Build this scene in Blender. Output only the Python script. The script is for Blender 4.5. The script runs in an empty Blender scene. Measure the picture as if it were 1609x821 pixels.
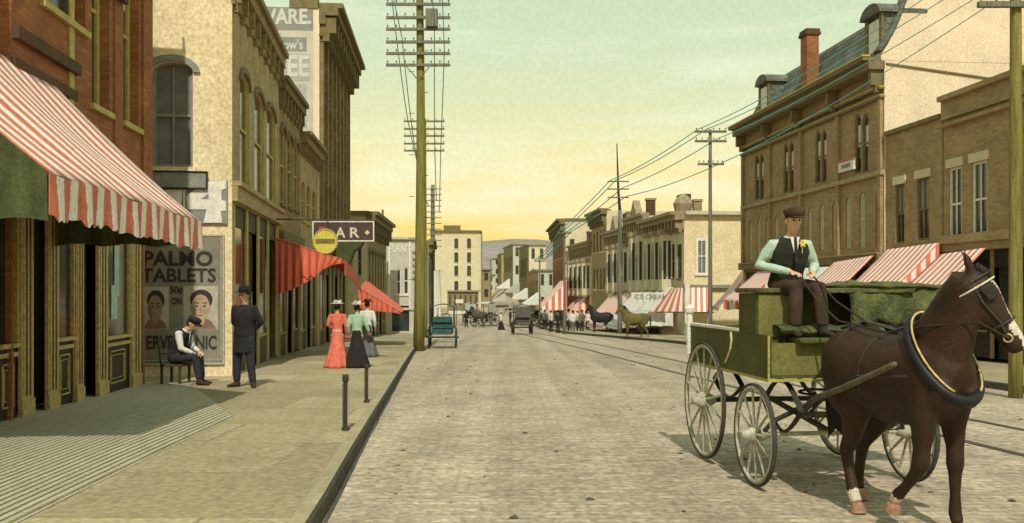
import bpy, bmesh, math, random
from mathutils import Vector, Matrix, noise
random.seed(7)
R = math.radians
scene = bpy.context.scene
C = scene.collection
# ------------------------------------------------------------------ camera
F, HZ, EYE, CX = 1430.0, 452.0, 1.85, 804.5      # focal length in photo pixels, horizon row, eye height
cam = bpy.data.cameras.new('camera'); camo = bpy.data.objects.new('camera', cam); C.objects.link(camo)
camo.location = (0, 0, EYE); camo.rotation_euler = (R(90), 0, 0)
cam.sensor_width = 36; cam.lens = 36 * F / 1609.0
cam.shift_y = (HZ - 410.5) / 1609.0
cam.clip_start = .1; cam.clip_end = 5000
scene.camera = camo
scene.render.resolution_x = 1024; scene.render.resolution_y = 523
# ------------------------------------------------------------------ light
SUN_DIR = Vector((-.03, .84, -.90)).normalized()
sun = bpy.data.lights.new('sun', 'SUN'); sun.energy = 2.6; sun.angle = R(.6); sun.color = (1, .93, .78)
suno = bpy.data.objects.new('sun', sun); C.objects.link(suno)
suno.rotation_euler = SUN_DIR.to_track_quat('-Z', 'Y').to_euler()
world = bpy.data.worlds.new('World'); scene.world = world; world.use_nodes = True
nt = world.node_tree; nt.nodes.clear()
def N(t, **k):
    n = nt.nodes.new(t)
    for a, v in k.items(): setattr(n, a, v)
    return n
out = N('ShaderNodeOutputWorld'); bg = N('ShaderNodeBackground')
sky = N('ShaderNodeTexSky', sky_type='NISHITA', sun_disc=False)
sky.sun_elevation = math.asin(-SUN_DIR.z); sky.sun_rotation = math.atan2(-SUN_DIR.x, -SUN_DIR.y)
tc = N('ShaderNodeTexCoord'); sep = N('ShaderNodeSeparateXYZ'); nt.links.new(tc.outputs['Generated'], sep.inputs[0])
cn = N('ShaderNodeTexNoise'); cn.inputs['Scale'].default_value = 2.2; cn.inputs['Detail'].default_value = 7; cn.inputs['Roughness'].default_value = .62
mp = N('ShaderNodeMapping'); mp.inputs['Scale'].default_value = (1, 1, 7.5)
nt.links.new(tc.outputs['Generated'], mp.inputs[0]); nt.links.new(mp.outputs[0], cn.inputs['Vector'])
ramp = N('ShaderNodeValToRGB'); ramp.color_ramp.interpolation = 'B_SPLINE'
def lin(c): return tuple(((x/255)/12.92 if x/255 <= .04045 else ((x/255+.055)/1.055)**2.4) for x in c)
stops = [(0, (238,192,108)), (.06, (241,196,104)), (.10, (232,206,134)), (.15, (216,209,155)), (.20, (196,204,163)), (.26, (188,201,168)), (.33, (178,195,166)), (.6, (168,189,166)), (1, (160,182,170))]
while len(ramp.color_ramp.elements) < len(stops): ramp.color_ramp.elements.new(.5)
for e, (p, c) in zip(ramp.color_ramp.elements, stops): e.position = p; e.color = (*lin(c), 1)
wob = N('ShaderNodeMath', operation='MULTIPLY_ADD'); wob.inputs[1].default_value = .07; 
sub = N('ShaderNodeMath', operation='SUBTRACT'); sub.inputs[1].default_value = .5
nt.links.new(cn.outputs['Fac'], sub.inputs[0]); nt.links.new(sub.outputs[0], wob.inputs[0]); nt.links.new(sep.outputs['Z'], wob.inputs[2])
nt.links.new(wob.outputs[0], ramp.inputs[0])
cr = N('ShaderNodeValToRGB'); cr.color_ramp.elements[0].position = .47; cr.color_ramp.elements[1].position = .68
cr.color_ramp.elements[0].color = (0,0,0,1); cr.color_ramp.elements[1].color = (.72,.72,.72,1)
nt.links.new(cn.outputs['Fac'], cr.inputs[0])
cm = N('ShaderNodeMixRGB'); cm.inputs[2].default_value = (*lin((218,224,194)), 1)
nt.links.new(cr.outputs[0], cm.inputs[0]); nt.links.new(ramp.outputs[0], cm.inputs[1])
# fine mottling of the air
fn = N('ShaderNodeTexVoronoi'); fn.inputs['Scale'].default_value = 240
fr = N('ShaderNodeMapRange'); fr.inputs['From Min'].default_value = 0; fr.inputs['From Max'].default_value = .8
fr.inputs['To Min'].default_value = .94; fr.inputs['To Max'].default_value = 1.045
nt.links.new(tc.outputs['Generated'], fn.inputs['Vector']); nt.links.new(fn.outputs['Distance'], fr.inputs[0])
fm = N('ShaderNodeVectorMath', operation='SCALE'); nt.links.new(cm.outputs[0], fm.inputs[0]); nt.links.new(fr.outputs[0], fm.inputs['Scale'])
nm = N('ShaderNodeVectorMath', operation='SCALE'); nm.inputs['Scale'].default_value = .003
nt.links.new(sky.outputs[0], nm.inputs[0])
ad = N('ShaderNodeVectorMath', operation='ADD'); nt.links.new(fm.outputs[0], ad.inputs[0]); nt.links.new(nm.outputs[0], ad.inputs[1])
nt.links.new(ad.outputs[0], bg.inputs[0]); bg.inputs[1].default_value = 1.0
nt.links.new(bg.outputs[0], out.inputs[0])
vs = scene.view_settings; vs.view_transform = 'Standard'; vs.look = 'None'; vs.exposure = .40; vs.gamma = 1

# ------------------------------------------------------------------ terrain profile
GP = [(-60,0),(0,0),(10,0),(16,-.15),(24,-.3),(40,-.7),(60,-1.3),(80,-1.85),(100,-2.15),(130,-2.0),(160,-1.1),(220,1.6),(300,5.5),(400,9),(900,14)]
def ip(tab, d):
    if d <= tab[0][0]: return tab[0][1]
    for (a, va), (b, vb) in zip(tab, tab[1:]):
        if d <= b: return va + (vb-va)*(d-a)/(b-a)
    return tab[-1][1]
def g(d): return sum(ip(GP, d+k) for k in (-3, 0, 3))/3
KL = [(-20,-.8),(0,-1.1),(7.2,-1.49),(37,-3.87),(110,-9.7),(128,-10.2),(140,-7.5),(165,-4.6),(250,-1.5),(420,8)]
KR = [(-20,12),(12,10.2),(20,9.6),(30,9.1),(45,7.6),(57,5.6),(65,4.1),(84,2.7),(115,1.6),(165,1.7),(250,5.5),(420,15)]
SW = .14
def px2(px, py, up=0.0):                        # photo pixel -> point on the ground (raised by up)
    lo, hi = 2.0, 900.0
    f = lambda d: EYE - (py-HZ)/F*d - g(d) - up
    d = lo
    while d < hi and f(d) > 0: d += .25
    lo, hi = d-.25, d
    for _ in range(30):
        m = (lo+hi)/2
        if f(m) > 0: lo = m
        else: hi = m
    return Vector(((px-CX)/F*lo, lo, g(lo)+up))
def at(px, py, d): return Vector(((px-CX)/F*d, d, EYE-(py-HZ)/F*d))
# ------------------------------------------------------------------ materials
_m = {}
def mat(name, col, col2=None, scale=6.0, rough=.85, bump=.15, detail=8, metal=0, kind='noise', **k):
    if name in _m: return _m[name]
    m = bpy.data.materials.new(name); m.use_nodes = True; t = m.node_tree; n = t.nodes; L = t.links
    b = n['Principled BSDF']; b.inputs['Roughness'].default_value = rough; b.inputs['Metallic'].default_value = metal
    b.inputs['Specular IOR Level'].default_value = k.get('spec', .3)
    col2 = col2 or tuple(c*.6 for c in col)
    uv = n.new('ShaderNodeUVMap'); tcn = n.new('ShaderNodeTexCoord')
    src = uv.outputs[0] if k.get('uv') else tcn.outputs['Object']
    nz = n.new('ShaderNodeTexNoise'); nz.inputs['Scale'].default_value = scale; nz.inputs['Detail'].default_value = detail; nz.inputs['Roughness'].default_value = .6
    mpn = n.new('ShaderNodeMapping'); mpn.inputs['Scale'].default_value = k.get('stretch', (1,1,1)); L.new(src, mpn.inputs[0]); L.new(mpn.outputs[0], nz.inputs['Vector'])
    rp = n.new('ShaderNodeValToRGB'); rp.color_ramp.elements[0].position = k.get('p0', .35); rp.color_ramp.elements[1].position = k.get('p1', .68)
    rp.color_ramp.elements[0].color = (*col2, 1); rp.color_ramp.elements[1].color = (*col, 1)
    L.new(nz.outputs['Fac'], rp.inputs[0]); res = rp.outputs[0]
    fine = n.new('ShaderNodeTexNoise'); fine.inputs['Scale'].default_value = k.get('fine', 38); fine.inputs['Detail'].default_value = 3
    L.new(src, fine.inputs['Vector'])
    fmr = n.new('ShaderNodeMapRange'); fmr.inputs['From Min'].default_value = .3; fmr.inputs['From Max'].default_value = .7
    fa = k.get('famt', .22); fmr.inputs['To Min'].default_value = 1-fa; fmr.inputs['To Max'].default_value = 1+fa
    L.new(fine.outputs['Fac'], fmr.inputs[0])
    hgt = nz.outputs['Fac']
    if kind == 'brick':
        br = n.new('ShaderNodeTexBrick'); br.inputs['Scale'].default_value = 1
        br.inputs['Brick Width'].default_value = k.get('bw', .24); br.inputs['Row Height'].default_value = k.get('bh', .08)
        br.inputs['Mortar Size'].default_value = k.get('ms', .012); br.inputs['Mortar Smooth'].default_value = .3
        br.inputs['Color1'].default_value = (1,1,1,1); br.inputs['Color2'].default_value = (.68,.68,.68,1)
        mo = k.get('mortar', .75); br.inputs['Mortar'].default_value = (mo,mo,mo,1)
        dist = n.new('ShaderNodeVectorMath'); dist.operation = 'MULTIPLY_ADD'
        L.new(fine.outputs['Color'], dist.inputs[0]); dist.inputs[1].default_value = (.015,.015,0); L.new(uv.outputs[0], dist.inputs[2])
        L.new(dist.outputs[0], br.inputs['Vector'])
        mx = n.new('ShaderNodeMixRGB'); mx.blend_type = 'MULTIPLY'; mx.inputs[0].default_value = 1
        L.new(res, mx.inputs[1]); L.new(br.outputs['Color'], mx.inputs[2]); res = mx.outputs[0]; hgt = br.outputs['Fac']
    if kind == 'stripe':                         # canvas stripes along u
        sp = n.new('ShaderNodeSeparateXYZ'); L.new(uv.outputs[0], sp.inputs[0])
        ms = n.new('ShaderNodeMath'); ms.operation = 'MULTIPLY_ADD'; L.new(fine.outputs['Fac'], ms.inputs[0]); ms.inputs[1].default_value = k['w']*.16; L.new(sp.outputs[0], ms.inputs[2])
        dv = n.new('ShaderNodeMath'); dv.operation = 'DIVIDE'; dv.inputs[1].default_value = k['w']; L.new(ms.outputs[0], dv.inputs[0])
        fc = n.new('ShaderNodeMath'); fc.operation = 'FRACT'; L.new(dv.outputs[0], fc.inputs[0])
        gt = n.new('ShaderNodeMath'); gt.operation = 'GREATER_THAN'; gt.inputs[1].default_value = k.get('duty', .5); L.new(fc.outputs[0], gt.inputs[0])
        mx = n.new('ShaderNodeMixRGB'); L.new(gt.outputs[0], mx.inputs[0]); L.new(res, mx.inputs[1]); mx.inputs[2].default_value = (*k['other'], 1); res = mx.outputs[0]
    ml = n.new('ShaderNodeVectorMath'); ml.operation = 'SCALE'; L.new(res, ml.inputs[0]); L.new(fmr.outputs[0], ml.inputs['Scale'])
    L.new(ml.outputs[0], b.inputs['Base Color'])
    if bump:
        bp = n.new('ShaderNodeBump'); bp.inputs['Strength'].default_value = bump; bp.inputs['Distance'].default_value = k.get('bd', .02)
        if kind == 'brick': bp.invert = True
        add = n.new('ShaderNodeMath'); add.operation = 'ADD'; L.new(hgt, add.inputs[0]); L.new(fine.outputs['Fac'], add.inputs[1])
        L.new((hgt if kind == 'brick' else add.outputs[0]), bp.inputs['Height']); L.new(bp.outputs[0], b.inputs['Normal'])
    _m[name] = m; return m
M = dict(
 road = mat('road dirt', (.58,.475,.35), (.42,.34,.255), kind='brick', bw=.26, bh=.12, ms=.016, mortar=.74, scale=.5, bump=.5, bd=.03, fine=14, famt=.34, detail=15, p0=.3, p1=.7),
 earth = mat('earth', (.30,.26,.17), (.22,.20,.13), scale=.8, bump=.3),
 walk = mat('sidewalk', (.47,.39,.235), (.36,.30,.18), kind='brick', bw=2.3, bh=1.7, ms=.018, mortar=.66, scale=.9, bump=.45, fine=14, famt=.26, p0=.3, p1=.7, detail=13),
 kerb = mat('kerb face painted in shade', (.085,.08,.06), (.045,.043,.035), scale=7, bump=.7, p0=.4),  # stone darkened so the street face reads as shaded; shade is in the colour
 stripef = mat('red and white striped side canvas', (.72,.20,.13), (.6,.16,.11), kind='stripe', w=.62, duty=.5, other=(.78,.75,.70), scale=3, bump=.1),
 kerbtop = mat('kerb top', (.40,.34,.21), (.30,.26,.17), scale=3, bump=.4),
 stripe3 = mat('broad red and white striped canvas', (.72,.20,.13), (.6,.16,.11), kind='stripe', w=.85, duty=.5, other=(.78,.75,.70), scale=3, bump=.1),
 tanlight = mat('light tan front', (.62,.53,.36), (.50,.42,.28), scale=1.5, bump=.2), trimlight = mat('weathered tan trim', (.36,.29,.18), (.24,.19,.12), scale=3, bump=.2),
 hill = mat('hill', (.30,.25,.24), (.21,.19,.17), scale=.03, bump=0, fine=.3),
 brickred = mat('red brick', (.42,.175,.07), (.28,.11,.05), kind='brick', scale=1.5, bump=.6, mortar=.8),
 brickred2 = mat('red brick dark', (.12,.065,.035), (.07,.045,.026), scale=3, bump=.3),
 stucco = mat('cream stucco', (.76,.645,.42), (.64,.53,.33), scale=1.6, bump=.35, famt=.24, fine=13, detail=14),
 tan = mat('tan brick', (.50,.40,.215), (.38,.30,.155), kind='brick', scale=1.5, bump=.5, mortar=.8),
 olive = mat('olive brick', (.36,.285,.14), (.25,.20,.10), kind='brick', scale=1.6, bump=.5),
 olived = mat('dark olive trim', (.21,.175,.08), (.14,.115,.055), scale=4, bump=.3),
 brown = mat('brown brick', (.46,.325,.165), (.35,.245,.125), kind='brick', scale=1.2, bump=.5, mortar=.85),
 brownd = mat('brown trim', (.22,.175,.085), (.15,.12,.06), scale=4, bump=.3),
 gold = mat('yellow ochre paint', (.52,.43,.13), (.36,.29,.09), scale=9, bump=.2, rough=.6),
 goldline = mat('gilt moulding', (.66,.50,.20), (.38,.28,.12), scale=14, bump=.2, rough=.5),
 cream = mat('cream paint', (.66,.58,.40), (.55,.48,.32), scale=2, bump=.2),
 pale = mat('pale grey plaster', (.56,.53,.44), (.45,.43,.36), scale=2.2, bump=.25),
 pink = mat('pinkish tan plaster', (.78,.64,.47), (.68,.56,.41), scale=1.0, bump=.25, fine=16, famt=.16, detail=10),
 peach = mat('peach plaster', (.72,.52,.33), (.62,.45,.28), scale=2, bump=.2),
 adgrey = mat('faded grey sign paint', (.27,.28,.27), (.22,.225,.215), scale=3, bump=.2),
 grey = mat('grey paint', (.27,.28,.25), (.20,.21,.18), scale=5, bump=.2),
 dark = mat('dark paint', (.035,.035,.025), (.02,.02,.016), scale=8, bump=.15, rough=.55),
 black = mat('black', (.02,.02,.02), (.012,.012,.012), scale=8, bump=.1, rough=.6),
 darkwood = mat('dark green black wood', (.045,.042,.026), (.025,.024,.015), scale=7, bump=.2, rough=.5),
 maroon = mat('maroon sign paint', (.10,.06,.05), (.07,.045,.04), scale=6, bump=.1),
 white = mat('white paint', (.78,.76,.70), (.62,.60,.54), scale=6, bump=.1),
 wcanvas = mat('white canvas', (.72,.71,.66), (.56,.55,.52), scale=3, bump=.2),
 yellow = mat('yellow sign paint', (.72,.62,.10), (.50,.42,.06), scale=12, bump=.1),
 curtain = mat('pale blind cloth', (.62,.60,.52), (.5,.48,.42), scale=5, bump=.1),
 greyglass = mat('grey window glass', (.20,.22,.21), (.12,.135,.13), scale=2.3, rough=.25, bump=0, spec=.5, famt=.05),
 glass = mat('window glass', (.06,.065,.06), (.028,.032,.032), scale=2.0, rough=.12, bump=0, spec=.6, famt=.05),
 shopglass = mat('shop window glass', (.035,.055,.05), (.012,.018,.018), scale=1.4, rough=.1, bump=0, spec=.6, famt=.05),
 slate = mat('slate roof', (.185,.195,.155), (.11,.12,.095), kind='brick', bw=.3, bh=.22, ms=.02, mortar=.5, scale=1.2, bump=.5),
 roof = mat('roof tar', (.10,.10,.085), (.07,.07,.06), scale=2),
 wire = mat('weathered copper wire', (.10,.48,.50), (.08,.36,.40), scale=3, bump=0, rough=.6),
 pole = mat('olive pole wood', (.27,.24,.06), (.13,.12,.035), scale=3, bump=.6, stretch=(6,6,.35)),
 polegrey = mat('grey pole wood', (.22,.22,.16), (.12,.12,.09), scale=3, bump=.5, stretch=(6,6,.35)),
 iron = mat('dark iron', (.045,.043,.036), (.03,.03,.025), scale=12, bump=.2, rough=.55),
 rail = mat('worn rail steel', (.10,.09,.075), (.06,.055,.045), scale=6, bump=.2, rough=.5),
 stripe = mat('red and white striped canvas', (.66,.20,.13), (.52,.15,.10), kind='stripe', w=.34, duty=.5, other=(.72,.71,.66), scale=3, bump=.15, famt=.16, fine=22),
 stripe2 = mat('narrow red and white striped canvas', (.70,.22,.15), (.56,.17,.12), kind='stripe', w=.30, duty=.48, other=(.74,.71,.66), scale=3, bump=.15),
 redcan = mat('red canvas', (.76,.19,.11), (.62,.14,.08), kind='stripe', w=.2, duty=.6, other=(.48,.10,.065), scale=3, bump=.2),
 greencan = mat('dark green canvas', (.085,.10,.035), (.04,.055,.02), scale=5, bump=.3, stretch=(1,1,.4)),
 bark = mat('weathered post wood', (.075,.062,.04), (.04,.034,.024), scale=8, bump=.5),
 skin = mat('skin', (.64,.41,.27), (.54,.33,.21), scale=9, bump=.05, rough=.6, famt=.05),
)
# ------------------------------------------------------------------ mesh builder
WM = {}
def wm(o): return WM.get(o, Matrix())
class MB:
    def __init__(s): s.v = []; s.f = []; s.uv = {}
    def quad(s, *p, uv=None):
        i = len(s.v); s.v += [Vector(q) for q in p]; s.f.append(tuple(range(i, i+len(p))))
        if uv: s.uv[len(s.f)-1] = uv
        return s
    def box(s, lo, hi, m=None):
        (a,b,c), (d,e,f) = lo, hi
        if a > d: a, d = d, a
        if b > e: b, e = e, b
        if c > f: c, f = f, c
        i = len(s.v); P = [Vector(q) for q in ((a,b,c),(d,b,c),(d,e,c),(a,e,c),(a,b,f),(d,b,f),(d,e,f),(a,e,f))]
        if m: P = [m @ p for p in P]
        s.v += P
        for q in ((0,3,2,1),(4,5,6,7),(0,1,5,4),(1,2,6,5),(2,3,7,6),(3,0,4,7)): s.f.append(tuple(i+k for k in q))
        return s
    def tube(s, pts, rad, side=None, seg=10, cap=True):
        pts = [Vector(p) for p in pts]; n = len(pts)
        rad = [(r, r) if not isinstance(r, (tuple, list)) else r for r in (rad if isinstance(rad, (list,)) else [rad]*n)]
        base = len(s.v); sv = Vector(side) if side else None; prev = None
        for k in range(n):
            t = (pts[min(k+1, n-1)] - pts[max(k-1, 0)])
            t = t.normalized() if t.length > 1e-9 else Vector((0,0,1))
            if sv: a = (sv - t*sv.dot(t))
            elif prev is not None: a = prev - t*prev.dot(t)
            else: a = Vector((0,0,1)).cross(t) if abs(t.z) < .9 else Vector((1,0,0)).cross(t)
            a = a.normalized() if a.length > 1e-6 else Vector((1,0,0)); prev = a
            b = t.cross(a)
            for j in range(seg):
                w = 2*math.pi*j/seg
                s.v.append(pts[k] + a*math.cos(w)*rad[k][0] + b*math.sin(w)*rad[k][1])
        for k in range(n-1):
            for j in range(seg):
                p = base+k*seg+j; q = base+k*seg+(j+1) % seg
                s.f.append((p, q, q+seg, p+seg))
        if cap:
            s.f.append(tuple(base+j for j in range(seg))[::-1]); s.f.append(tuple(base+(n-1)*seg+j for j in range(seg)))
        return s
    def ring(s, c, r, tr, ax=(0,1,0), seg=28, ts=8, sc=(1,1)):   # torus about axis ax
        ax = Vector(ax).normalized(); a = ax.orthogonal().normalized(); b = ax.cross(a); c = Vector(c)
        if abs(ax.z) < .5: a = Vector((0,0,1)) - ax*ax.z; a.normalize(); b = ax.cross(a)
        base = len(s.v)
        for i in range(seg):
            w = 2*math.pi*i/seg; d = a*math.cos(w)*sc[0] + b*math.sin(w)*sc[1]
            for j in range(ts):
                q = 2*math.pi*j/ts
                s.v.append(c + d*(r + tr[0]*math.cos(q)) + ax*tr[1]*math.sin(q))
        for i in range(seg):
            for j in range(ts):
                s.f.append((base+i*ts+j, base+((i+1)%seg)*ts+j, base+((i+1)%seg)*ts+(j+1)%ts, base+i*ts+(j+1)%ts))
        return s
    def prism(s, poly, off):                                     # closed polygon extruded by vector off
        off = Vector(off); i = len(s.v); n = len(poly)
        s.v += [Vector(p) for p in poly] + [Vector(p)+off for p in poly]
        s.f.append(tuple(range(i, i+n))); s.f.append(tuple(range(i+2*n-1, i+n-1, -1)))
        for k in range(n): s.f.append((i+k, i+n+k, i+n+(k+1)%n, i+(k+1)%n))
        return s
    def grid(s, fn, nu, nv, uvf=None):
        base = len(s.v)
        for a in range(nu+1):
            for b in range(nv+1): s.v.append(Vector(fn(a/nu, b/nv)))
        for a in range(nu):
            for b in range(nv):
                i = base+a*(nv+1)+b; s.f.append((i, i+nv+1, i+nv+2, i+1))
                if uvf: s.uv[len(s.f)-1] = [uvf(a/nu,b/nv), uvf((a+1)/nu,b/nv), uvf((a+1)/nu,(b+1)/nv), uvf(a/nu,(b+1)/nv)]
        return s
    def mesh(s, name, inv=None, smooth=False):
        me = bpy.data.meshes.new(name)
        vv = [(inv @ v) if inv else v for v in s.v]
        me.from_pydata([tuple(v) for v in vv], [], s.f); 
        ul = me.uv_layers.new(name='UVMap')
        for pi, p in enumerate(me.polygons):
            if pi in s.uv:
                for li, q in zip(p.loop_indices, s.uv[pi]): ul.data[li].uv = q
                continue
            n = p.normal
            if abs(n.z) > .75:
                for li in p.loop_indices: c = s.v[me.loops[li].vertex_index]; ul.data[li].uv = (c.x, c.y)
            else:
                t = Vector((-n.y, n.x, 0)).normalized()
                for li in p.loop_indices: c = s.v[me.loops[li].vertex_index]; ul.data[li].uv = (c.dot(t), c.z)
        if smooth: me.polygons.foreach_set('use_smooth', [True]*len(me.polygons))
        return me
    def build(s, name, m, parent=None, local=False, smooth=False, bevel=0, solid=0, origin=None):
        inv = None; Mw = wm(parent) if parent else Matrix()
        if not local: inv = Mw.inverted()
        if origin is not None and parent is None: Mw = Matrix.Translation(origin); inv = Mw.inverted()
        me = s.mesh(name, inv, smooth); o = bpy.data.objects.new(name, me); C.objects.link(o)
        for x in (m if isinstance(m, (list, tuple)) else [m]): me.materials.append(x)
        if parent: o.parent = parent; WM[o] = Mw
        elif origin is not None: o.location = origin; WM[o] = Mw
        if bevel:
            b = o.modifiers.new('bevel', 'BEVEL'); b.width = bevel; b.segments = 2; b.limit_method = 'ANGLE'; b.angle_limit = R(40)
        if solid:
            b = o.modifiers.new('solid', 'SOLIDIFY'); b.thickness = solid
        return o
def tag(o, label=None, cat=None, group=None, kind=None):
    for k, v in (('label', label), ('category', cat), ('group', group), ('kind', kind)):
        if v: o[k] = v
    return o
def thing(name, label, cat, loc, rz=0, group=None, sc=1):
    o = bpy.data.objects.new(name, None); C.objects.link(o); o.empty_display_size = .2
    o.location = loc; o.rotation_euler = (0, 0, rz); o.scale = (sc,)*3
    WM[o] = Matrix.Translation(loc) @ Matrix.Rotation(rz, 4, 'Z') @ Matrix.Scale(sc, 4)
    return tag(o, label, cat, group)
def organic(name, mb, voxel, m, parent, smooth=6, local=True, fac=.5):
    o = mb.build(name, m, parent, local=local, smooth=True)
    r = o.modifiers.new('remesh', 'REMESH'); r.mode = 'VOXEL'; r.voxel_size = voxel; r.use_smooth_shade = True
    s = o.modifiers.new('smooth', 'SMOOTH'); s.iterations = smooth; s.factor = fac
    dg = bpy.context.evaluated_depsgraph_get(); me = bpy.data.meshes.new_from_object(o.evaluated_get(dg))
    o.modifiers.clear(); o.data = me
    me.polygons.foreach_set('use_smooth', [True]*len(me.polygons))
    return o
def text(name, s, m, origin, udir, size, parent, ext=.01, width=None, bold=.0, kind=None, fit_h=None):
    """lettering as a thin raised mesh: origin = lower left, udir = reading direction (horizontal), normal = toward the viewer"""
    cu = bpy.data.curves.new(name, 'FONT'); cu.body = s; cu.size = 1; cu.extrude = .5; cu.offset = bold; cu.resolution_u = 3
    t = bpy.data.objects.new(name, cu); C.objects.link(t)
    dg = bpy.context.evaluated_depsgraph_get(); me = bpy.data.meshes.new_from_object(t.evaluated_get(dg))
    bpy.data.objects.remove(t)
    xs = [v.co.x for v in me.vertices]; ys = [v.co.y for v in me.vertices]
    x0, x1, y0, y1 = min(xs), max(xs), min(ys), max(ys)
    sy = size/(y1-y0); sx = (width/(x1-x0)) if width else sy
    u = Vector(udir).normalized(); up = Vector((0,0,1)); nn = u.cross(up)
    inv = wm(parent).inverted()
    for v in me.vertices:
        c = v.co; v.co = inv @ (Vector(origin) + u*(c.x-x0)*sx + up*(c.y-y0)*sy + nn*(c.z*ext*1.0 + ext*.5))
    me.materials.clear(); me.materials.append(m)
    o = bpy.data.objects.new(name, me); C.objects.link(o); o.parent = parent; WM[o] = wm(parent)
    return o

# lengthwise wear left by wheels on the road
t = M['road'].node_tree; bs = t.nodes['Principled BSDF']; src = bs.inputs['Base Color'].links[0].from_socket
uvn = t.nodes.new('ShaderNodeUVMap'); mp_ = t.nodes.new('ShaderNodeMapping'); mp_.inputs['Scale'].default_value = (1.5, .035, 1); mp_.inputs['Rotation'].default_value = (0, 0, R(5))
nz_ = t.nodes.new('ShaderNodeTexNoise'); nz_.inputs['Scale'].default_value = 1; nz_.inputs['Detail'].default_value = 6
mr_ = t.nodes.new('ShaderNodeMapRange'); mr_.inputs['From Min'].default_value = .35; mr_.inputs['From Max'].default_value = .65; mr_.inputs['To Min'].default_value = .80; mr_.inputs['To Max'].default_value = 1.08
sc_ = t.nodes.new('ShaderNodeVectorMath'); sc_.operation = 'SCALE'
t.links.new(uvn.outputs[0], mp_.inputs[0]); t.links.new(mp_.outputs[0], nz_.inputs['Vector']); t.links.new(nz_.outputs['Fac'], mr_.inputs[0]); t.links.new(src, sc_.inputs[0]); t.links.new(mr_.outputs[0], sc_.inputs['Scale']); t.links.new(sc_.outputs[0], bs.inputs['Base Color'])
# ------------------------------------------------------------------ setting: ground sheets
def struct(name, mb, m, smooth=False): return tag(mb.build(name, m, smooth=smooth), kind='structure')
ds = [(-20+2*i) for i in range(20)] + [20+2.5*i for i in range(60)] + [170+6*i for i in range(14)] + [260+12*i for i in range(14)]
ds = sorted(set(ds))
def sheet(fl, fr, up, nx=8, dmax=420, dd=ds, jit=0):
    b = MB(); D = [d for d in dd if d <= dmax]
    def fn(a, c):
        d = D[round(a*(len(D)-1))]; l, r = fl(d), fr(d); x = l+(r-l)*c
        return (x, d, g(d)+up+(jit*noise.noise(Vector((x*.5, d*.5, 0))) if jit else 0))
    return b.grid(fn, len(D)-1, nx)
kl = lambda d: ip(KL, d); kr = lambda d: ip(KR, d)
def gh(x, d):                                     # far terrain: hills behind the town
    z = g(min(d, 300)) - .06
    if d > 300:
        k = min(1, (d-300)/180); k = k*k*(3-2*k)
        px = CX + F*x/d
        top = 25 + 7*noise.noise(Vector((x*.006, 1.3, 0))) + 3*noise.noise(Vector((x*.03, d*.02, 0)))
        top *= 1 - .28*min(1, max(0, (760-px)/120)) - .2*min(1, max(0, (px-840)/150))
        if d > 480: top *= max(.2, 1-(d-480)/900)
        z = z*(1-k) + top*k*.96
    return z
b = MB(); XS = [-900,-500,-300,-200,-140,-100,-70,-50,-30,-15,0,15,30,50,70,100,140,200,300,500,900]
XS = sorted(set(XS + [i*14 for i in range(-14, 15)]))
D = [d for d in ds if d < 300] + [300+15*i for i in range(16)] + [560, 620, 700, 850, 1100, 1500, 2200]
def fn(a, c):
    d = D[round(a*(len(D)-1))]; x = XS[round(c*(len(XS)-1))]
    return (x, d, gh(x, d) if d < 1500 else -3)
grd = struct('ground', b.grid(fn, len(D)-1, len(XS)-1), [M['earth'], M['hill']], smooth=True)
for p in grd.data.polygons:
    if p.center.y > 285: p.material_index = 1
struct('road', sheet(kl, kr, 0, 14, 420), M['road'])
struct('pavement', sheet(lambda d: kl(d)-14 if d < 128 else kl(d)-6, lambda d: kl(d)-.16, SW, 6, 300), M['walk'])
struct('pavement', sheet(lambda d: kr(d)+.16, lambda d: kr(d)+14, SW, 6, 300), M['walk'])
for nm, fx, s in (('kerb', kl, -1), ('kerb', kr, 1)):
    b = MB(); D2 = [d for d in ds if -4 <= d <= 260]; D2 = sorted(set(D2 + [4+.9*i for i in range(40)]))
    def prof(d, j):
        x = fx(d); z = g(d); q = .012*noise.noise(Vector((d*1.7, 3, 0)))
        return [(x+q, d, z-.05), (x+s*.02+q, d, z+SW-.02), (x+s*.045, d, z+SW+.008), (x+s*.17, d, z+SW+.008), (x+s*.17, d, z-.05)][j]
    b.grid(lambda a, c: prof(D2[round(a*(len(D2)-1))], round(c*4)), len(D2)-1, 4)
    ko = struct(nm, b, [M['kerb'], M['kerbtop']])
    for i_, p_ in enumerate(ko.data.polygons): p_.material_index = 1 if i_ % 4 >= 2 else 0  # street face gets the painted shade colour, top and back the pale stone
# dirt that gathers in the left gutter
gm = mat('gutter dirt', (.10,.09,.065), (.055,.05,.038), scale=5, bump=.6)
struct('gutter', sheet(lambda d: kl(d)+.0, lambda d: kl(d)+.035+.02*noise.noise(Vector((d*.9,0,0))), .006, 1, 110, sorted(set([d for d in ds if d > 0]+[4+.6*i for i in range(60)]))), gm)
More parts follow.
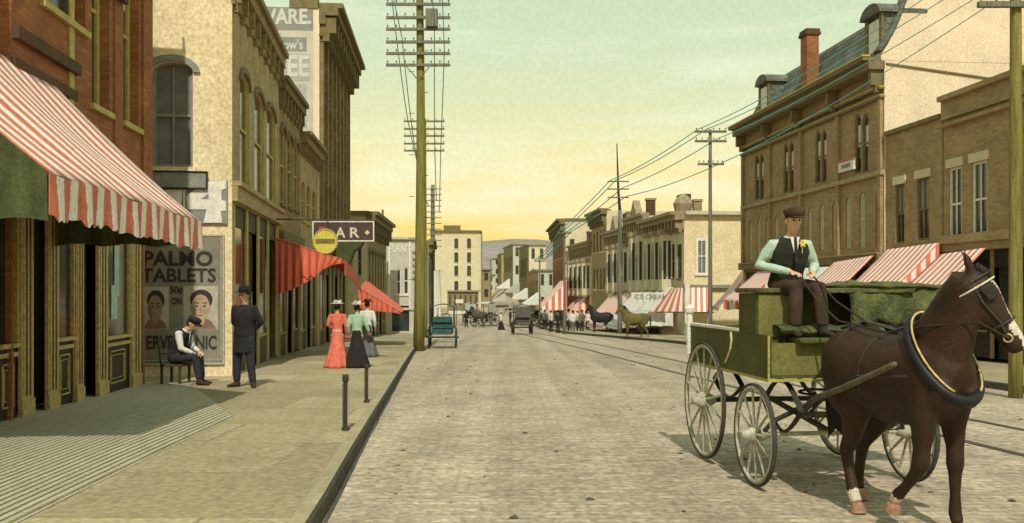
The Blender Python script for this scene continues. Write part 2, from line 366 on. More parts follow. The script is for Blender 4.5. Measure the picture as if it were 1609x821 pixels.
# worn wheel lines on the road
# tram rails set in the road
RC = [(3, 7.6), (9,6.6),(16,5.6),(24,4.7),(45,2.9),(70,.9),(110,-2.5),(150,-1.5)]
for s in (-.72, .72):
    b = MB(); D3 = [3+1.5*i for i in range(98)]
    def fn(a, c):
        d = D3[round(a*(len(D3)-1))]; x = ip(RC, d)+s; k = round(c*3)
        return (x+(-.035, -.035, .035, .035)[k], d, g(d)+(-.02, .012, .012, -.02)[k])
    b.grid(fn, len(D3)-1, 3); struct('tram_rail', b, M['rail'])
    b = MB(); b.grid(lambda a, c: (ip(RC, D3[round(a*97)])+s+.035+.07*c, D3[round(a*97)], g(D3[round(a*97)])+.004), 97, 1)
    struct('rail_groove', b, gm)
random.seed(11); b = MB()
for k in range(260):
    d = 5+45*random.random()**1.7; x = kl(d)+.3+(kr(d)-kl(d)-.6)*random.random(); r_ = random.uniform(.012, .04); a = random.random()*3.1
    i = len(b.v); ring = [(x+r_*random.uniform(.6,1.6)*math.cos(a+w), d+r_*random.uniform(.6,1.2)*math.sin(a+w), g(d)+.002) for w in [2*math.pi*j/6 for j in range(6)]]
    b.v += [Vector(q) for q in ring]+[Vector((x, d, g(d)+r_*.7))]
    for j in range(6): b.f.append((i+j, i+(j+1)%6, i+6))
tag(b.build('road_dirt', gm), 'dark clods of dirt scattered over the road surface', 'dirt', kind='stuff')
# ribbed boards of the pavement in front of the shop
bw = mat('pale worn boards', (.50,.46,.33), (.36,.33,.23), scale=5, bump=.3, stretch=(4,.3,1))
t = thing('boardwalk', 'ribbed boarding with fine pale lines laid on the pavement before the gilt shop front', 'boardwalk', (-5.2, 10, SW))
b = MB(); x = -7.2
while x < -3.78:
    y1 = 18.2 if x < -6 else 18.2-(x+6)*2.4
    y1 = min(y1, 18.2 if x < -6 else 17.6-(x+6)*2.3)
    y0 = 4.0; n = 7
    for k in range(n):
        a = y0+(y1-y0)*k/n; c = y0+(y1-y0)*(k+1)/n
        sl = lambda y: -.035*(y-10)
        b.quad((x+sl(a), a, g(a)+SW+.028), (x+.055+sl(a), a, g(a)+SW+.028), (x+.055+sl(c), c, g(c)+SW+.028), (x+sl(c), c, g(c)+SW+.028))
        b.quad((x+.055+sl(a), a, g(a)+SW+.002), (x+.055+sl(a), a, g(a)+SW+.028), (x+.055+sl(c), c, g(c)+SW+.028), (x+.055+sl(c), c, g(c)+SW+.002))
        b.quad((x+.055+sl(a), a, g(a)+SW+.005), (x+.085+sl(a), a, g(a)+SW+.005), (x+.085+sl(c), c, g(c)+SW+.005), (x+.055+sl(c), c, g(c)+SW+.005))
    x += .085
b.build('boards', bw, t)
# ------------------------------------------------------------------ building kit
class Fac:
    def __init__(s, n, f, inward_left):
        s.n = Vector((n[0], n[1], 0)); s.f = Vector((f[0], f[1], 0)); s.L = (s.f-s.n).length; s.U = (s.f-s.n).normalized()
        s.inn = Vector((-s.U.y, s.U.x, 0)) * (1 if inward_left else -1)
        s.T = Matrix(((s.U.x, s.inn.x, 0, s.n.x), (s.U.y, s.inn.y, 0, s.n.y), (0, 0, 1, 0), (0, 0, 0, 1)))
    def hit(s, px):                                # depth and u where the pixel column meets this wall
        k = (px-CX)/F
        # n.x + U.x*u = k*(n.y + U.y*u)
        u = (k*s.n.y - s.n.x)/(s.U.x - k*s.U.y); return u, s.n.y + s.U.y*u
    def u(s, px): return s.hit(px)[0]
    def z(s, px, py): return EYE - (py-HZ)/F*s.hit(px)[1]
    def side(s, near=True):                        # the end wall at the near (or far) end, running inward
        o = s.n if near else s.f
        r = Fac.__new__(Fac); r.n = o.copy(); r.U = s.inn.copy(); r.L = 10; r.f = o+s.inn*10
        r.inn = s.U*(1 if near else -1)
        r.T = Matrix(((r.U.x, r.inn.x, 0, r.n.x), (r.U.y, r.inn.y, 0, r.n.y), (0, 0, 1, 0), (0, 0, 0, 1)))
        return r
def wall(b, T, L, z0, z1, ops, depth=.2):
    """flat wall with real openings; ops = (u0,u1,z0,z1,arch)"""
    us = sorted({0, L, *[o[0] for o in ops], *[o[1] for o in ops]}); zs = sorted({z0, z1, *[o[2] for o in ops], *[o[3] for o in ops]})
    us = [u for u in us if 0 <= u <= L]; P = lambda u, i, z: T @ Vector((u, i, z))
    for a, c in zip(us, us[1:]):
        for e, f in zip(zs, zs[1:]):
            m, k = (a+c)/2, (e+f)/2
            if any(o[0] < m < o[1] and o[2] < k < o[3] for o in ops): continue
            b.quad(P(a,0,e), P(c,0,e), P(c,0,f), P(a,0,f))
    for o in ops:
        u0, u1, a, c = o[:4]; ah = o[4] if len(o) > 4 else 0; um = (u0+u1)/2
        b.quad(P(u0,0,a), P(u0,depth,a), P(u0,depth,c-ah), P(u0,0,c-ah)); b.quad(P(u1,0,a), P(u1,depth,a), P(u1,depth,c-ah), P(u1,0,c-ah))
        b.quad(P(u0,0,a), P(u1,0,a), P(u1,depth,a), P(u0,depth,a))
        if not ah: b.quad(P(u0,0,c), P(u1,0,c), P(u1,depth,c), P(u0,depth,c))
        else:
            n = 8; arc = [(um-(u1-u0)/2*math.cos(math.pi*k/n), c-ah+ah*math.sin(math.pi*k/n)) for k in range(n+1)]
            for k in range(n):
                (p, q), (r, s) = arc[k], arc[k+1]
                b.quad(P(p,0,q), P(r,0,s), P(r,depth,s), P(p,depth,q))
                b.quad(P(p,0,q), P(r,0,s), P(r,0,c), P(p,0,c))
def archpts(u0, u1, z0, z1, ah, n=8):
    um = (u0+u1)/2
    return [(u0, z0), (u1, z0)] + ([(um+(u1-u0)/2*math.cos(math.pi*k/n), z1-ah+ah*math.sin(math.pi*k/n)) for k in range(n+1)] if ah else [(u1, z1), (u0, z1)])
def win(par, T, o, fm='gold', pm='glass', sill='gold', hood=None, blind=0, mull=True, fw=.06, dep=.035, blindm='curtain', sillp=.07):
    u0, u1, z0, z1 = o[:4]; ah = o[4] if len(o) > 4 else 0; P = lambda u, i, z: T @ Vector((u, i, z))
    b = MB(); a0, a1 = u0+.003, u1-.003; fw = min(fw, (u1-u0)*.2); zt = z1-ah
    b.box((a0, dep, z0+.003), (a0+fw, dep+.05, zt), T); b.box((a1-fw, dep, z0+.003), (a1, dep+.05, zt), T)
    b.box((a0+fw, dep, z0+.003), (a1-fw, dep+.05, z0+.07), T)
    if not ah: b.box((a0+fw, dep, z1-fw), (a1-fw, dep+.05, z1-.003), T)
    else:
        n = 8; um = (u0+u1)/2; rw = (a1-a0)/2
        for k in range(n):
            w0, w1 = math.pi*k/n, math.pi*(k+1)/n
            q = lambda w, s: (um+rw*s*math.cos(w), zt+ah*s*math.sin(w))
            k2 = 1-fw/rw
            pts = [q(w0, .995), q(w1, .995), q(w1, k2), q(w0, k2)]
            b.prism([P(x, dep, z) for x, z in pts], T.to_3x3() @ Vector((0, .05, 0)))
    zm = (z0+z1)/2; b.box((a0+fw, dep+.002, zm-.03), (a1-fw, dep+.045, zm+.03), T)
    if mull:
        um = (u0+u1)/2
        b.box((um-.018, dep+.006, z0+.07), (um+.018, dep+.043, zm-.03), T); b.box((um-.018, dep+.006, zm+.03), (um+.018, dep+.043, z1-fw), T)
    w = b.build('window', M[fm], par)
    pb = MB(); pb.prism([P(x, dep+.052, z) for x, z in archpts(u0+.004, u1-.004, z0+.004, z1-.004, ah)], T.to_3x3() @ Vector((0, .02, 0))); pb.build('pane', M[pm], w)
    if blind:
        bb = MB(); zb = z1-(z1-z0)*blind; bb.box((a0+fw+.01, dep+.046, zb), (a1-fw-.01, dep+.05, z1-max(fw, ah)), T); bb.build('blind', M[blindm], w)
    if sill: MB().box((u0-.08, -sillp, z0-.1), (u1+.08, .1, z0-.002), T).build('sill', M[sill], w)
    if hood:
        hb = MB()
        if ah:
            n = 8; um = (u0+u1)/2; rw = (u1-u0)/2
            for k in range(n):
                w0, w1 = math.pi*k/n, math.pi*(k+1)/n; q = lambda w, s: (um+(rw+s)*math.cos(w), zt+(ah+s)*math.sin(w))
                hb.prism([P(x, -.06, z) for x, z in (q(w0, .02), q(w1, .02), q(w1, .16), q(w0, .16))], T.to_3x3() @ Vector((0, .065, 0)))
        else: hb.box((u0-.1, -.05, z1+.002), (u1+.1, .1, z1+.26), T)
        hb.build('lintel', M[hood], w)
    return w
def levels(T, L, rows, ov=0.0, brk=None):
    """cornice built of stacked mouldings: rows (z0,z1,proj); brk=(z0,z1,proj,spacing,width)"""
    b = MB()
    for z0, z1, p in rows: b.box((-ov if p > .15 else -.01, -p, z0+.001), (L+(ov if p > .15 else .01), .02, z1-.001), T)
    if brk:
        z0, z1, p, sp, w = brk; n = max(2, int(L/sp))
        for k in range(n+1):
            u = .1+(L-.2-w)*k/n; b.box((u, -p, z0), (u+w, -.003, z1), T); b.box((u+.01, -p*.6, z0-(z1-z0)*.5), (u+w-.01, -.004, z0-.001), T)
    return b
def building(name, label, n, f, left, zt, fm, sm, ops=(), sops=(), depth=14, zb=None, group=None, slen=None, rm='roof', facd=.2, back='pale', sidetop=None):
    fc = Fac(n, f, left); zb = zb if zb is not None else min(g(n[1]), g(f[1]))-.3
    root = thing(name, label, 'building', ((n[0]+f[0])/2, (n[1]+f[1])/2, g((n[1]+f[1])/2)), 0, group)
    fc.root = root; b = MB(); wall(b, fc.T, fc.L, zb, zt, ops, facd); b.build('facade', M[fm], root)
    sd = fc.side(True); fc.sd = sd; b = MB(); wall(b, sd.T, depth, zb, zt, sops, .22); b.build('side_wall', M[sm], root)
    sf = fc.side(False); b = MB(); wall(b, sf.T, depth, zb, zt, (), .2)
    P = lambda u, i, z: fc.T @ Vector((u, i, z)); b.quad(P(0,depth,zb), P(fc.L,depth,zb), P(fc.L,depth,zt), P(0,depth,zt)); b.build('rear_wall', M[sm], root)
    b = MB(); b.quad(P(.02,.02,zt-.12), P(fc.L-.02,.02,zt-.12), P(fc.L-.02,depth-.02,zt-.12), P(.02,depth-.02,zt-.12)); b.build('roof', M[rm], root)
    # dark room behind the openings
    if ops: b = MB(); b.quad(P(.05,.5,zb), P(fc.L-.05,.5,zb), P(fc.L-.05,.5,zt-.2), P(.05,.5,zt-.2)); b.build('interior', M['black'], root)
    return fc
def shop(fc, u0, u1, zb, zt, n, colm='gold', bulk=.7, cw=.12, panel='darkwood', fl=False, glass='shopglass'):
    """recessed shop front inside an opening: columns, panes, bulkheads"""
    T = fc.T; r = fc.root
    sf = MB().box((u0+.01, .07, zt-.5), (u1-.01, .15, zt-.01), T).build('transom', M['dark'], r)
    for k in range(n+1):
        u = u0+cw/2+(u1-u0-cw)*k/n; c = MB()
        c.box((u-cw/2, .01, zb), (u+cw/2, .06, zt-.01), T)
        if fl:
            for j in range(3): q = u-cw*.3+cw*.3*j; c.box((q-cw*.07, -.025, zb+.25), (q+cw*.07, -.001, zt-.15), T)
            c.box((u-cw*.55, -.03, zb), (u+cw*.55, -.002, zb+.22), T)
        c.build('column', M[colm], r)
    for k in range(n):
        a = u0+cw+(u1-u0-cw)*k/n+.02; c = u0+(u1-u0-cw)*(k+1)/n-.02
        if c-a < .1: continue
        if k % 2 == 1 or n < 2:
            d = MB().box((a, .16, zb), (c, .2, zt-.5), T).build('door', M['darkwood'], r); MB().box((a+.12, .14, zb+.9), (c-.12, .158, zt-.75), T).build('pane', M[glass], d)
        else:
            w = MB(); w.box((a, .06, zb), (c, .14, zb+bulk), T); w.box((a+.06, .045, zb+.12), (c-.06, .058, zb+bulk-.12), T)
            w = w.build('shop_window', M[panel], r); MB().box((a, .08, zb+bulk+.002), (c, .1, zt-.51), T).build('pane', M[glass], w)
            MB().box((a-.01, .04, zb+bulk+.003), (c+.01, .079, zb+bulk+.06), T).build('ledge', M[colm], w)
def roww(fc, pxs, y0l, y1l, ah=0, uw=None):
    """window openings from photo columns: pxs=[(pxl,pxr,ytop,ybot)]"""
    res = []
    for pl, pr, ya, yb in pxs:
        pc = (pl+pr)/2; a, c = sorted((fc.u(pl), fc.u(pr))); res.append([a, c, fc.z(pc, yb), fc.z(pc, ya), ah])
    return res
def awning(label, A, B, n, zt, zf, proj, val=.3, m='stripe2', sides=True, w=.3, near_flap=None, far_flap=True, group=None, sag=.06, name='awning', tier=None, valm=None, fray=.03, z2=None):
    """canvas awning from wall points A (near) to B (far); n = outward direction"""
    A = Vector((A[0], A[1], 0)); B = Vector((B[0], B[1], 0)); n = Vector((n[0], n[1], 0)).normalized(); L = (B-A).length
    za, zb_ = zt if isinstance(zt, tuple) else (zt, zt); fa, fb = zf if isinstance(zf, tuple) else (zf, zf)
    root = thing(name, label, 'awning', ((A+B)/2)+Vector((0, 0, (za+zb_)/2)), 0, group)
    def P(a, b):
        p = A.lerp(B, a) + n*proj*b; z = (za+(zb_-za)*a)*(1-b) + (fa+(fb-fa)*a)*b - sag*math.sin(math.pi*b)*(1+.4*math.sin(a*L*2.1)) + .05*noise.noise(Vector((a*L*1.6, b*2.2, A.y)))*b ; return Vector((p.x, p.y, z))
    c = MB().grid(P, max(6, int(L*4)), 12, lambda a, b: (a*L, b)).build('canopy', M[m], root, solid=.012, smooth=True)
    if val:
        def V(a, b):
            p = P(a, 1) + n*(.012+.03*math.sin(a*L*9)*b); p.z -= val*b + (fray*(random.random()) if b == 1 else 0); return p
        MB().grid(V, max(12, int(L*14)), 3, lambda a, b: (a*L, b)).build('valance', M[valm or m], root, solid=.008)
    for e, on, nm in ((0, near_flap, 'side_flap'), (1, far_flap, 'side_flap')):
        if on:
            b = MB(); q = MB()
            def S(a, c):
                top = P(e, a); bot = top.copy(); low = (z2 if z2 is not None else min(fa, fb)-val*.7)
                bot.z = low + .05*abs(math.sin(a*9)); k = Vector((0, (.03*math.sin(a*34) if c > 0 else 0), 0)); r_ = top.lerp(bot, c)+k*c; return r_
            b.grid(S, 24, 8, lambda a, c: (a*proj, c)).build(nm, M[on if isinstance(on, str) else m], root, solid=.01)
    fr = MB()
    for e in (.02, .5, .98): fr.tube([P(e, 0)-Vector((0,0,.9 if za-fa > .5 else .3)), P(e, 1)-Vector((0, 0, .03))], .014, seg=6)
    fr.tube([P(0, 1)-Vector((0,0,.02)), P(1, 1)-Vector((0,0,.02))], .018, seg=6); fr.build('awning_frame', M['iron'], root)
    return root
# ================================================================== LEFT SIDE
# neighbour at the extreme left (peach)
f00 = building('shop_house', 'peach plastered building at the left edge before the red brick one', (-6.05, 4.0), (-6.87, 12.0), True, 9.5, 'peach', 'peach',
   ops=[(2.3, 7.9, -.2, 3.3)], depth=10)
shop(f00, 2.3, 7.9, .1, 3.3, 2, 'goldline', bulk=.95)
MB().box((0, -.25, 3.35), (f00.L-.02, .01, 3.7), f00.T).build('cornice', M['brickred2'], f00.root)
# red brick building with gilt shop front
nA = (-6.60, 12.0); nB = (-7.10, 17.6)
fc = Fac(nA, nB, True)
wu = [[fc.u(67), fc.u(134), 5.95, 8.4, 0], [fc.u(144), fc.u(172), 4.86, 8.2, 0], [fc.u(194), fc.u(218), 4.86, 8.2, 0]]
SH = [.06, fc.L-.12, -.2, 3.2]
f0 = building('brick_shop', 'red brick corner shop with black and gilt shop front under the big striped awning', nA, nB, True, 9.5, 'brickred', 'brickred', ops=wu+[SH], depth=12, facd=.28)
for o in wu: win(f0.root, f0.T, o, 'gold', 'glass', 'gold', dep=.16, mull=False, fw=.13, blind=.35)
# string courses and pilaster
MB().box((0, -.10, 5.15), (fc.u(118), .0, 5.32), f0.T).box((0, -.05, 4.75), (fc.u(118), -.001, 4.9), f0.T).build('string_course', M['brickred2'], f0.root)
MB().box((fc.u(107), -.03, 4.6), (fc.u(114), -.002, 9.4), f0.T).build('pilaster', M['gold'], f0.root)
MB().box((fc.u(178), -.03, 4.0), (fc.u(190), -.002, 9.4), f0.T).box((fc.u(222), -.05, 3.3), (fc.u(236), -.002, 9.4), f0.T).build('pilaster', M['brickred'], f0.root)
MB().box((0, -.12, 3.22), (f0.L, -.001, 3.6), f0.T).box((0, -.2, 3.6), (f0.L, -.001, 3.7), f0.T).build('shop_cornice', M['darkwood'], f0.root)
MB().box((fc.u(178)+.02, -.14, 6.9), (fc.u(190)-.02, -.06, 7.3), f0.T).build('corbel', M['brickred2'], f0.root)
# gilt columns
def gcol(a, c, m='goldline'):
    ua, uc = fc.u(a), fc.u(c); z0 = g(nA[1]+ua)+SW; b = MB(); b.box((ua, .0, z0), (uc, .05, 3.19), f0.T); k = 3; w = (uc-ua)
    for j in range(k): q = ua+w*(.2+.3*j); b.box((q-w*.06, -.014, z0+.3), (q+w*.06, -.001, 3.0), f0.T)
    b.box((ua-.01, -.02, z0), (uc+.01, -.002, z0+.25), f0.T); b.build('column', M[m], f0.root)
    d = MB()
    for j in range(2): q = ua+w*(.35+.3*j); d.box((q-w*.045, -.012, z0+.3), (q+w*.045, -.001, 3.0), f0.T)
    d.build('fluting', M['darkwood'], f0.root)
for a, c in ((34,53),(76,93),(120,132),(155,170),(208,222)): gcol(a, c)
def gwin(a, c, zs):
    ua, uc = fc.u(a), fc.u(c); z0 = g(nA[1]+(ua+uc)/2)+SW; b = MB(); b.box((ua, .06, z0), (uc, .2, zs), f0.T)
    w = b.build('shop_window', M['darkwood'], f0.root)
    MB().box((ua, .08, zs+.061), (uc, .1, 3.0), f0.T).build('pane', M['shopglass'], w)
    MB().box((ua, .0, zs+.002), (uc, .078, zs+.06), f0.T).box((ua, .03, zs-.12), (uc, .058, zs-.06), f0.T).build('ledge', M['goldline'], w)
    fr = MB(); d = (uc-ua)*.2
    for x0, x1, y0, y1 in ((ua+d, uc-d, zs-.2, zs-.22), (ua+d, uc-d, z0+.18, z0+.2), (ua+d, ua+d+.02, z0+.18, zs-.2), (uc-d-.02, uc-d, z0+.18, zs-.2)):
        fr.box((x0, .04, y0), (x1, .059, y1), f0.T)
    d2 = d+.06
    for x0, x1, y0, y1 in ((ua+d2, uc-d2, zs-.28, zs-.29), (ua+d2, uc-d2, z0+.26, z0+.27), (ua+d2, ua+d2+.012, z0+.26, zs-.28), (uc-d2-.012, uc-d2, z0+.26, zs-.28)):
        fr.box((x0, .045, y0), (x1, .0592, y1), f0.T)
    fr.build('panel_moulding', M['goldline'], w)
    MB().box((uc-.05, .02, zs+.07), (uc-.005, .078, 3.0), f0.T).build('frame', M['goldline'], w)
    return w
for a, c in ((93,120),(170,208)): w = gwin(a, c, f0.z(a+10, 533 if a > 100 else 536))
gwin(-14+18, 33, 1.05)
MB().box((fc.u(181), .062, 1.3), (fc.u(190), .075, 1.9), f0.T).box((fc.u(186), .0622, 1.7), (fc.u(193), .072, 2.6), f0.T).build('window_display', mat('pale blue green display', (.45,.62,.55), (.3,.45,.42)), f0.root)
for a, c in ((53,76),(132,155)):
    ua, uc = fc.u(a), fc.u(c); z0 = g(nA[1]+ua)+SW
    d = MB().box((ua, .2, z0), (uc, .25, 3.0), f0.T).build('door', M['darkwood'], f0.root); MB().box((ua+.2, .19, z0+1), (uc-.2, .198, 2.8), f0.T).build('pane', M['shopglass'], d)
MB().box((.06, .08, 3.0), (f0.L-.13, .3, 3.19), f0.T).build('transom', M['darkwood'], f0.root)
# its awning
nl = (1, .09)
awning('large red and white striped awning with frayed valance over the gilt shop front', (-6.42, 8.25), (-6.75, 13.35), nl, (4.95, 4.85), (2.93, 2.84), 2.12, .38, 'stripe', near_flap='greencan', far_flap='greencan', sag=.10, fray=.07, z2=2.45)

# cream building with poster wall
cn_, cf_ = (-6.15, 20.0), (-7.12, 27.8)
fc = Fac(cn_, cf_, True)
w1 = roww(fc, [(377,391,118,292),(400,414,148,305),(419,432,170,318)], 0, 0, .25)
stz = fc.z(368, 318)
sdz = fc.side(True)
sop = [[sdz.u(303), sdz.u(238), sdz.z(270, 262), sdz.z(270, 97), .22]]
f1 = building('cream_building', 'cream brick building with posters on its side wall and tall arched window', cn_, cf_, True, 8.85, 'tan', 'stucco',
   ops=w1+[[.25, fc.L-.25, -.6, stz]], sops=sop, depth=12)
for o in w1: win(f1.root, f1.T, o, 'gold', 'glass', 'gold', hood='olived', mull=False, fw=.12)
win(f1.root, f1.sd.T, sop[0], 'grey', 'greyglass', 'stucco', hood='grey', fw=.07, dep=.1)
levels(f1.T, f1.L, [(8.85, 9.0, .3), (8.55, 8.85, .2), (8.1, 8.55, .06)], .0, (8.15, 8.54, .17, .9, .16)).build('cornice', M['olive'], f1.root)
MB().box((0, -.12, stz+.02), (f1.L, -.001, stz+.35), f1.T).box((0, -.2, stz+.36), (f1.L, -.001, stz+.46), f1.T).build('belt_course', M['tan'], f1.root)
shop(f1, .25, f1.L-.25, g(24)+SW, stz, 4, 'gold', cw=.2)
# posters on the side wall (flat boards)
def board(name, label, sd, px, d0=.05, m='grey', cat='sign'):
    x0, y0, x1, y1 = px; u0, u1 = sorted((sd.u(x0), sd.u(x1))); pc = (x0+x1)/2; z0, z1 = sd.z(pc, y1), sd.z(pc, y0)
    ctr = sd.T @ Vector(((u0+u1)/2, -d0, z0)); r = thing(name, label, cat, ctr)
    MB().box((u0, -d0, z0), (u1, -.005, z1), sd.T).build('panel', M[m], r); return r, u0, u1, z0, z1
def stext(r, sd, s, px, m, par=None, d0=.05, bold=.02, ext=.008):
    x0, y0, x1, y1 = px; d = sd.hit((x0+x1)/2)[1]
    p = sd.T @ Vector((sd.u(x0), -d0-.002, sd.z(x0, y1))); q = sd.T @ Vector((sd.u(x1), -d0-.002, sd.z(x1, y1)))
    return text('lettering', s, M[m], (p.x, p.y, sd.z((x0+x1)/2, y1)), (q-p), (y1-y0)/F*d, r, ext=ext, width=(q-p).length, bold=bold)
sd = f1.sd
r, *_ = board('grey_sign', 'blank grey signboard with black edge above the large numeral', sd, (226, 269, 327, 297), .12, 'grey')
fb = MB()
for x0, y0, x1, y1 in ((226,269,328,271.5),(226,295,328,297.5),(325.5,271.5,328,295),(226,271.5,228,295)):
    a, c = sorted((sd.u(x0), sd.u(x1))); fb.box((a, -.14, sd.z(280, y1)), (c, -.121, sd.z(280, y0)), sd.T)
fb.build('frame', M['black'], r)
r, *_ = board('number_board', 'dark board with a huge white numeral 4 on the cream wall', sd, (243, 283, 358, 351), .06, 'adgrey')
def poly(r, name, pts, m, d, th=.01):
    b = MB(); b.prism([sd.T @ Vector((sd.u(x), -d, sd.z(x, y))) for x, y in pts], sd.T.to_3x3() @ Vector((0, th, 0))); return b.build(name, M[m], r)
poly(r, 'numeral', [(294,309),(307,297.5),(332,284),(356,284),(356,296),(349,299),(349,314),(356,316),(356,331),(348,332),(350,350),(321,350),(325,332),(325,329),(296,329)], 'white', .075)
poly(r, 'numeral_counter', [(316,313),(329,304),(329,313)], 'adgrey', .0775, .002)
poly(r, 'numeral', [(260,298),(288,298),(286,322),(276,318),(262,303)], 'white', .072)
poly(r, 'divider', [(289,298),(292,298),(292,330),(289,330)], 'white', .072)
r, *_ = board('tablet_poster', 'dark painted advertisement with two portraits lettered PALMO TABLETS behind the seated man', sd, (222, 368, 353, 573), .04, 'grey2' if 'grey2' in M else 'grey')
pg = mat('faded poster paint', (.27,.25,.19), (.19,.18,.14), scale=3, bump=.2); M['pg'] = pg
r.children[0].data.materials[0] = pg
pd = mat('poster black lettering', (.05,.045,.04), (.03,.03,.025), scale=9); M['pd'] = pd
M['pp'] = mat('poster pale paint', (.50,.47,.39), (.38,.36,.30), scale=7)
stext(r, sd, 'PALMO', (226, 394, 335, 418), 'pd', d0=.04, bold=.03)
stext(r, sd, 'TABLETS', (223, 421, 340, 443), 'pd', d0=.04, bold=.02)
stext(r, sd, '50¢', (268, 449, 288, 463), 'pd', d0=.04, bold=.03); stext(r, sd, 'ON', (270, 467, 286, 478), 'pd', d0=.04)
stext(r, sd, 'NERVE TONIC', (214+2, 526, 341, 548), 'pd', d0=.04, bold=.02)
fb = MB()
for x0, y0, x1, y1 in ((222,368,353,370.5),(222,570,353,572.5),(350.5,370.5,353,570),(347.5,374,348.8,566),(222,565,347.5,566.2)):
    a, c = sorted((sd.u(x0), sd.u(x1))); fb.box((a, -.055, sd.z(280, y1)), (c, -.041, sd.z(280, y0)), sd.T)
fb.build('border', M['pp'], r)
def oval(r, nm, cx, cy, rx, ry, m, d, n=20, th=.004, f=lambda w: 1): return poly(r, nm, [(cx+rx*math.cos(2*math.pi*k/n)*f(2*math.pi*k/n), cy-ry*math.sin(2*math.pi*k/n)*f(2*math.pi*k/n)) for k in range(n)], m, d, th)
M['pface'] = mat('printed face tone', (.52,.38,.26), (.34,.24,.17), scale=5, fine=30, famt=.2); M['pface2'] = mat('printed dim face tone', (.36,.25,.18), (.25,.17,.12), scale=6); M['phair'] = mat('printed hair tone', (.07,.045,.035), (.04,.03,.025), scale=9)
M['pred'] = mat('printed shirt tone', (.25,.15,.12), (.18,.11,.09), scale=9); M['phair2'] = mat('printed dark tone', (.22,.15,.11), (.16,.10,.08), scale=9); M['plip'] = mat('printed lip tone', (.30,.16,.12), (.24,.12,.09), scale=9)
for (x0, y0, x1, y1), fm_ in (((224,450,266,517),'pface2'), ((289,449,343,517),'pface')):
    poly(r, 'portrait', [(x0,y1),(x1,y1),(x1,y0),(x0,y0)], 'pp', .045, .004)
    cx = (x0+x1)/2; w = (x1-x0)
    poly(r, 'portrait_shoulders', [(x0+2,y1-1),(x1-2,y1-1),(cx+w*.3,y1-13),(cx+w*.12,y1-18),(cx-w*.12,y1-18),(cx-w*.3,y1-13)], 'pred', .048, .002)
    oval(r, 'portrait_hair', cx+w*.02, y0+21.5, w*.33, 16, 'phair', .0505, th=.002); poly(r, 'portrait_neck', [(cx-w*.11,y1-8),(cx+w*.11,y1-8),(cx+w*.13,y1-26),(cx-w*.13,y1-26)], fm_, .0515, .002)
    oval(r, 'portrait_face', cx, y0+35, w*.275, 22, fm_, .054, th=.002, f=lambda a: 1-.10*abs(math.sin(a*2))*(math.sin(a)<0)); poly(r, 'portrait_shadow', [(cx-w*.27,y0+30),(cx-w*.14,y0+34),(cx-w*.10,y0+48),(cx-w*.16,y0+50),(cx-w*.25,y0+42)], 'pface2' if fm_=='pface' else 'phair2', .0552, .001)
    for s in (-1, 1):
        oval(r, 'portrait_eye', cx+s*w*.11, y0+31.5, w*.05, 1.3, 'phair', .0565, 8, .002); poly(r, 'portrait_brow', [(cx+s*w*.04,y0+27.5),(cx+s*w*.18,y0+27),(cx+s*w*.18,y0+25.4),(cx+s*w*.04,y0+26)], 'phair', .0565, .002)
    oval(r, 'portrait_mouth', cx, y0+46, w*.09, 1.1, 'plip', .0565, 8, .002)
    poly(r, 'portrait_nose', [(cx-w*.01,y0+31),(cx+w*.035,y0+39.5),(cx-w*.035,y0+39.5)], 'pface2', .0562, .002)

# dark brick building next door
f2 = Fac((-7.12, 27.8), (-7.5, 32.3), True)
w2 = roww(f2, [(441,448,200,320),(452,459,214,325),(463,469,225,330)], 0, 0, .25)
f2 = building('olive_brick_shop', 'low dark olive brick building beyond the cream one with red awning', (-7.12, 27.8), (-7.5, 32.3), True, 8.2, 'olive', 'olive', ops=w2+[[.2, 4.3, -.9, 3.2]])
for o in w2: win(f2.root, f2.T, o, 'gold', 'glass', 'olived', hood='olived', mull=False)
levels(f2.T, f2.L, [(8.2, 8.35, .3), (7.95, 8.2, .2), (7.5, 7.95, .06)], .0, (7.55, 7.94, .16, .7, .14)).build('cornice', M['olived'], f2.root)
shop(f2, .2, 4.3, g(30)+SW, 3.2, 3, 'gold'); MB().box((0, -.15, 3.3), (f2.L, -.001, 3.6), f2.T).build('belt_course', M['olived'], f2.root)
f2b = Fac((-7.5, 32.3), (-7.9, 37), True)
w2b = roww(f2b, [(474,479,285,345),(482,487,292,350),(491,496,300,352)], 0, 0, .2)
f2b = building('tan_brick_shop', 'narrow tan brick building between the dark one and the tall painted wall', (-7.5, 32.3), (-7.9, 37), True, 7.3, 'tan', 'tan', ops=w2b+[[.2, 4.4, -1, 3.0]])
for o in w2b: win(f2b.root, f2b.T, o, 'gold', 'glass', 'gold', mull=False)
levels(f2b.T, f2b.L, [(7.3, 7.42, .4), (7.0, 7.3, .25)], .0, (6.7, 6.99, .2, .6, .12)).build('cornice', M['olive'], f2b.root)
shop(f2b, .2, 4.4, g(35)+SW, 3.0, 3, 'gold')
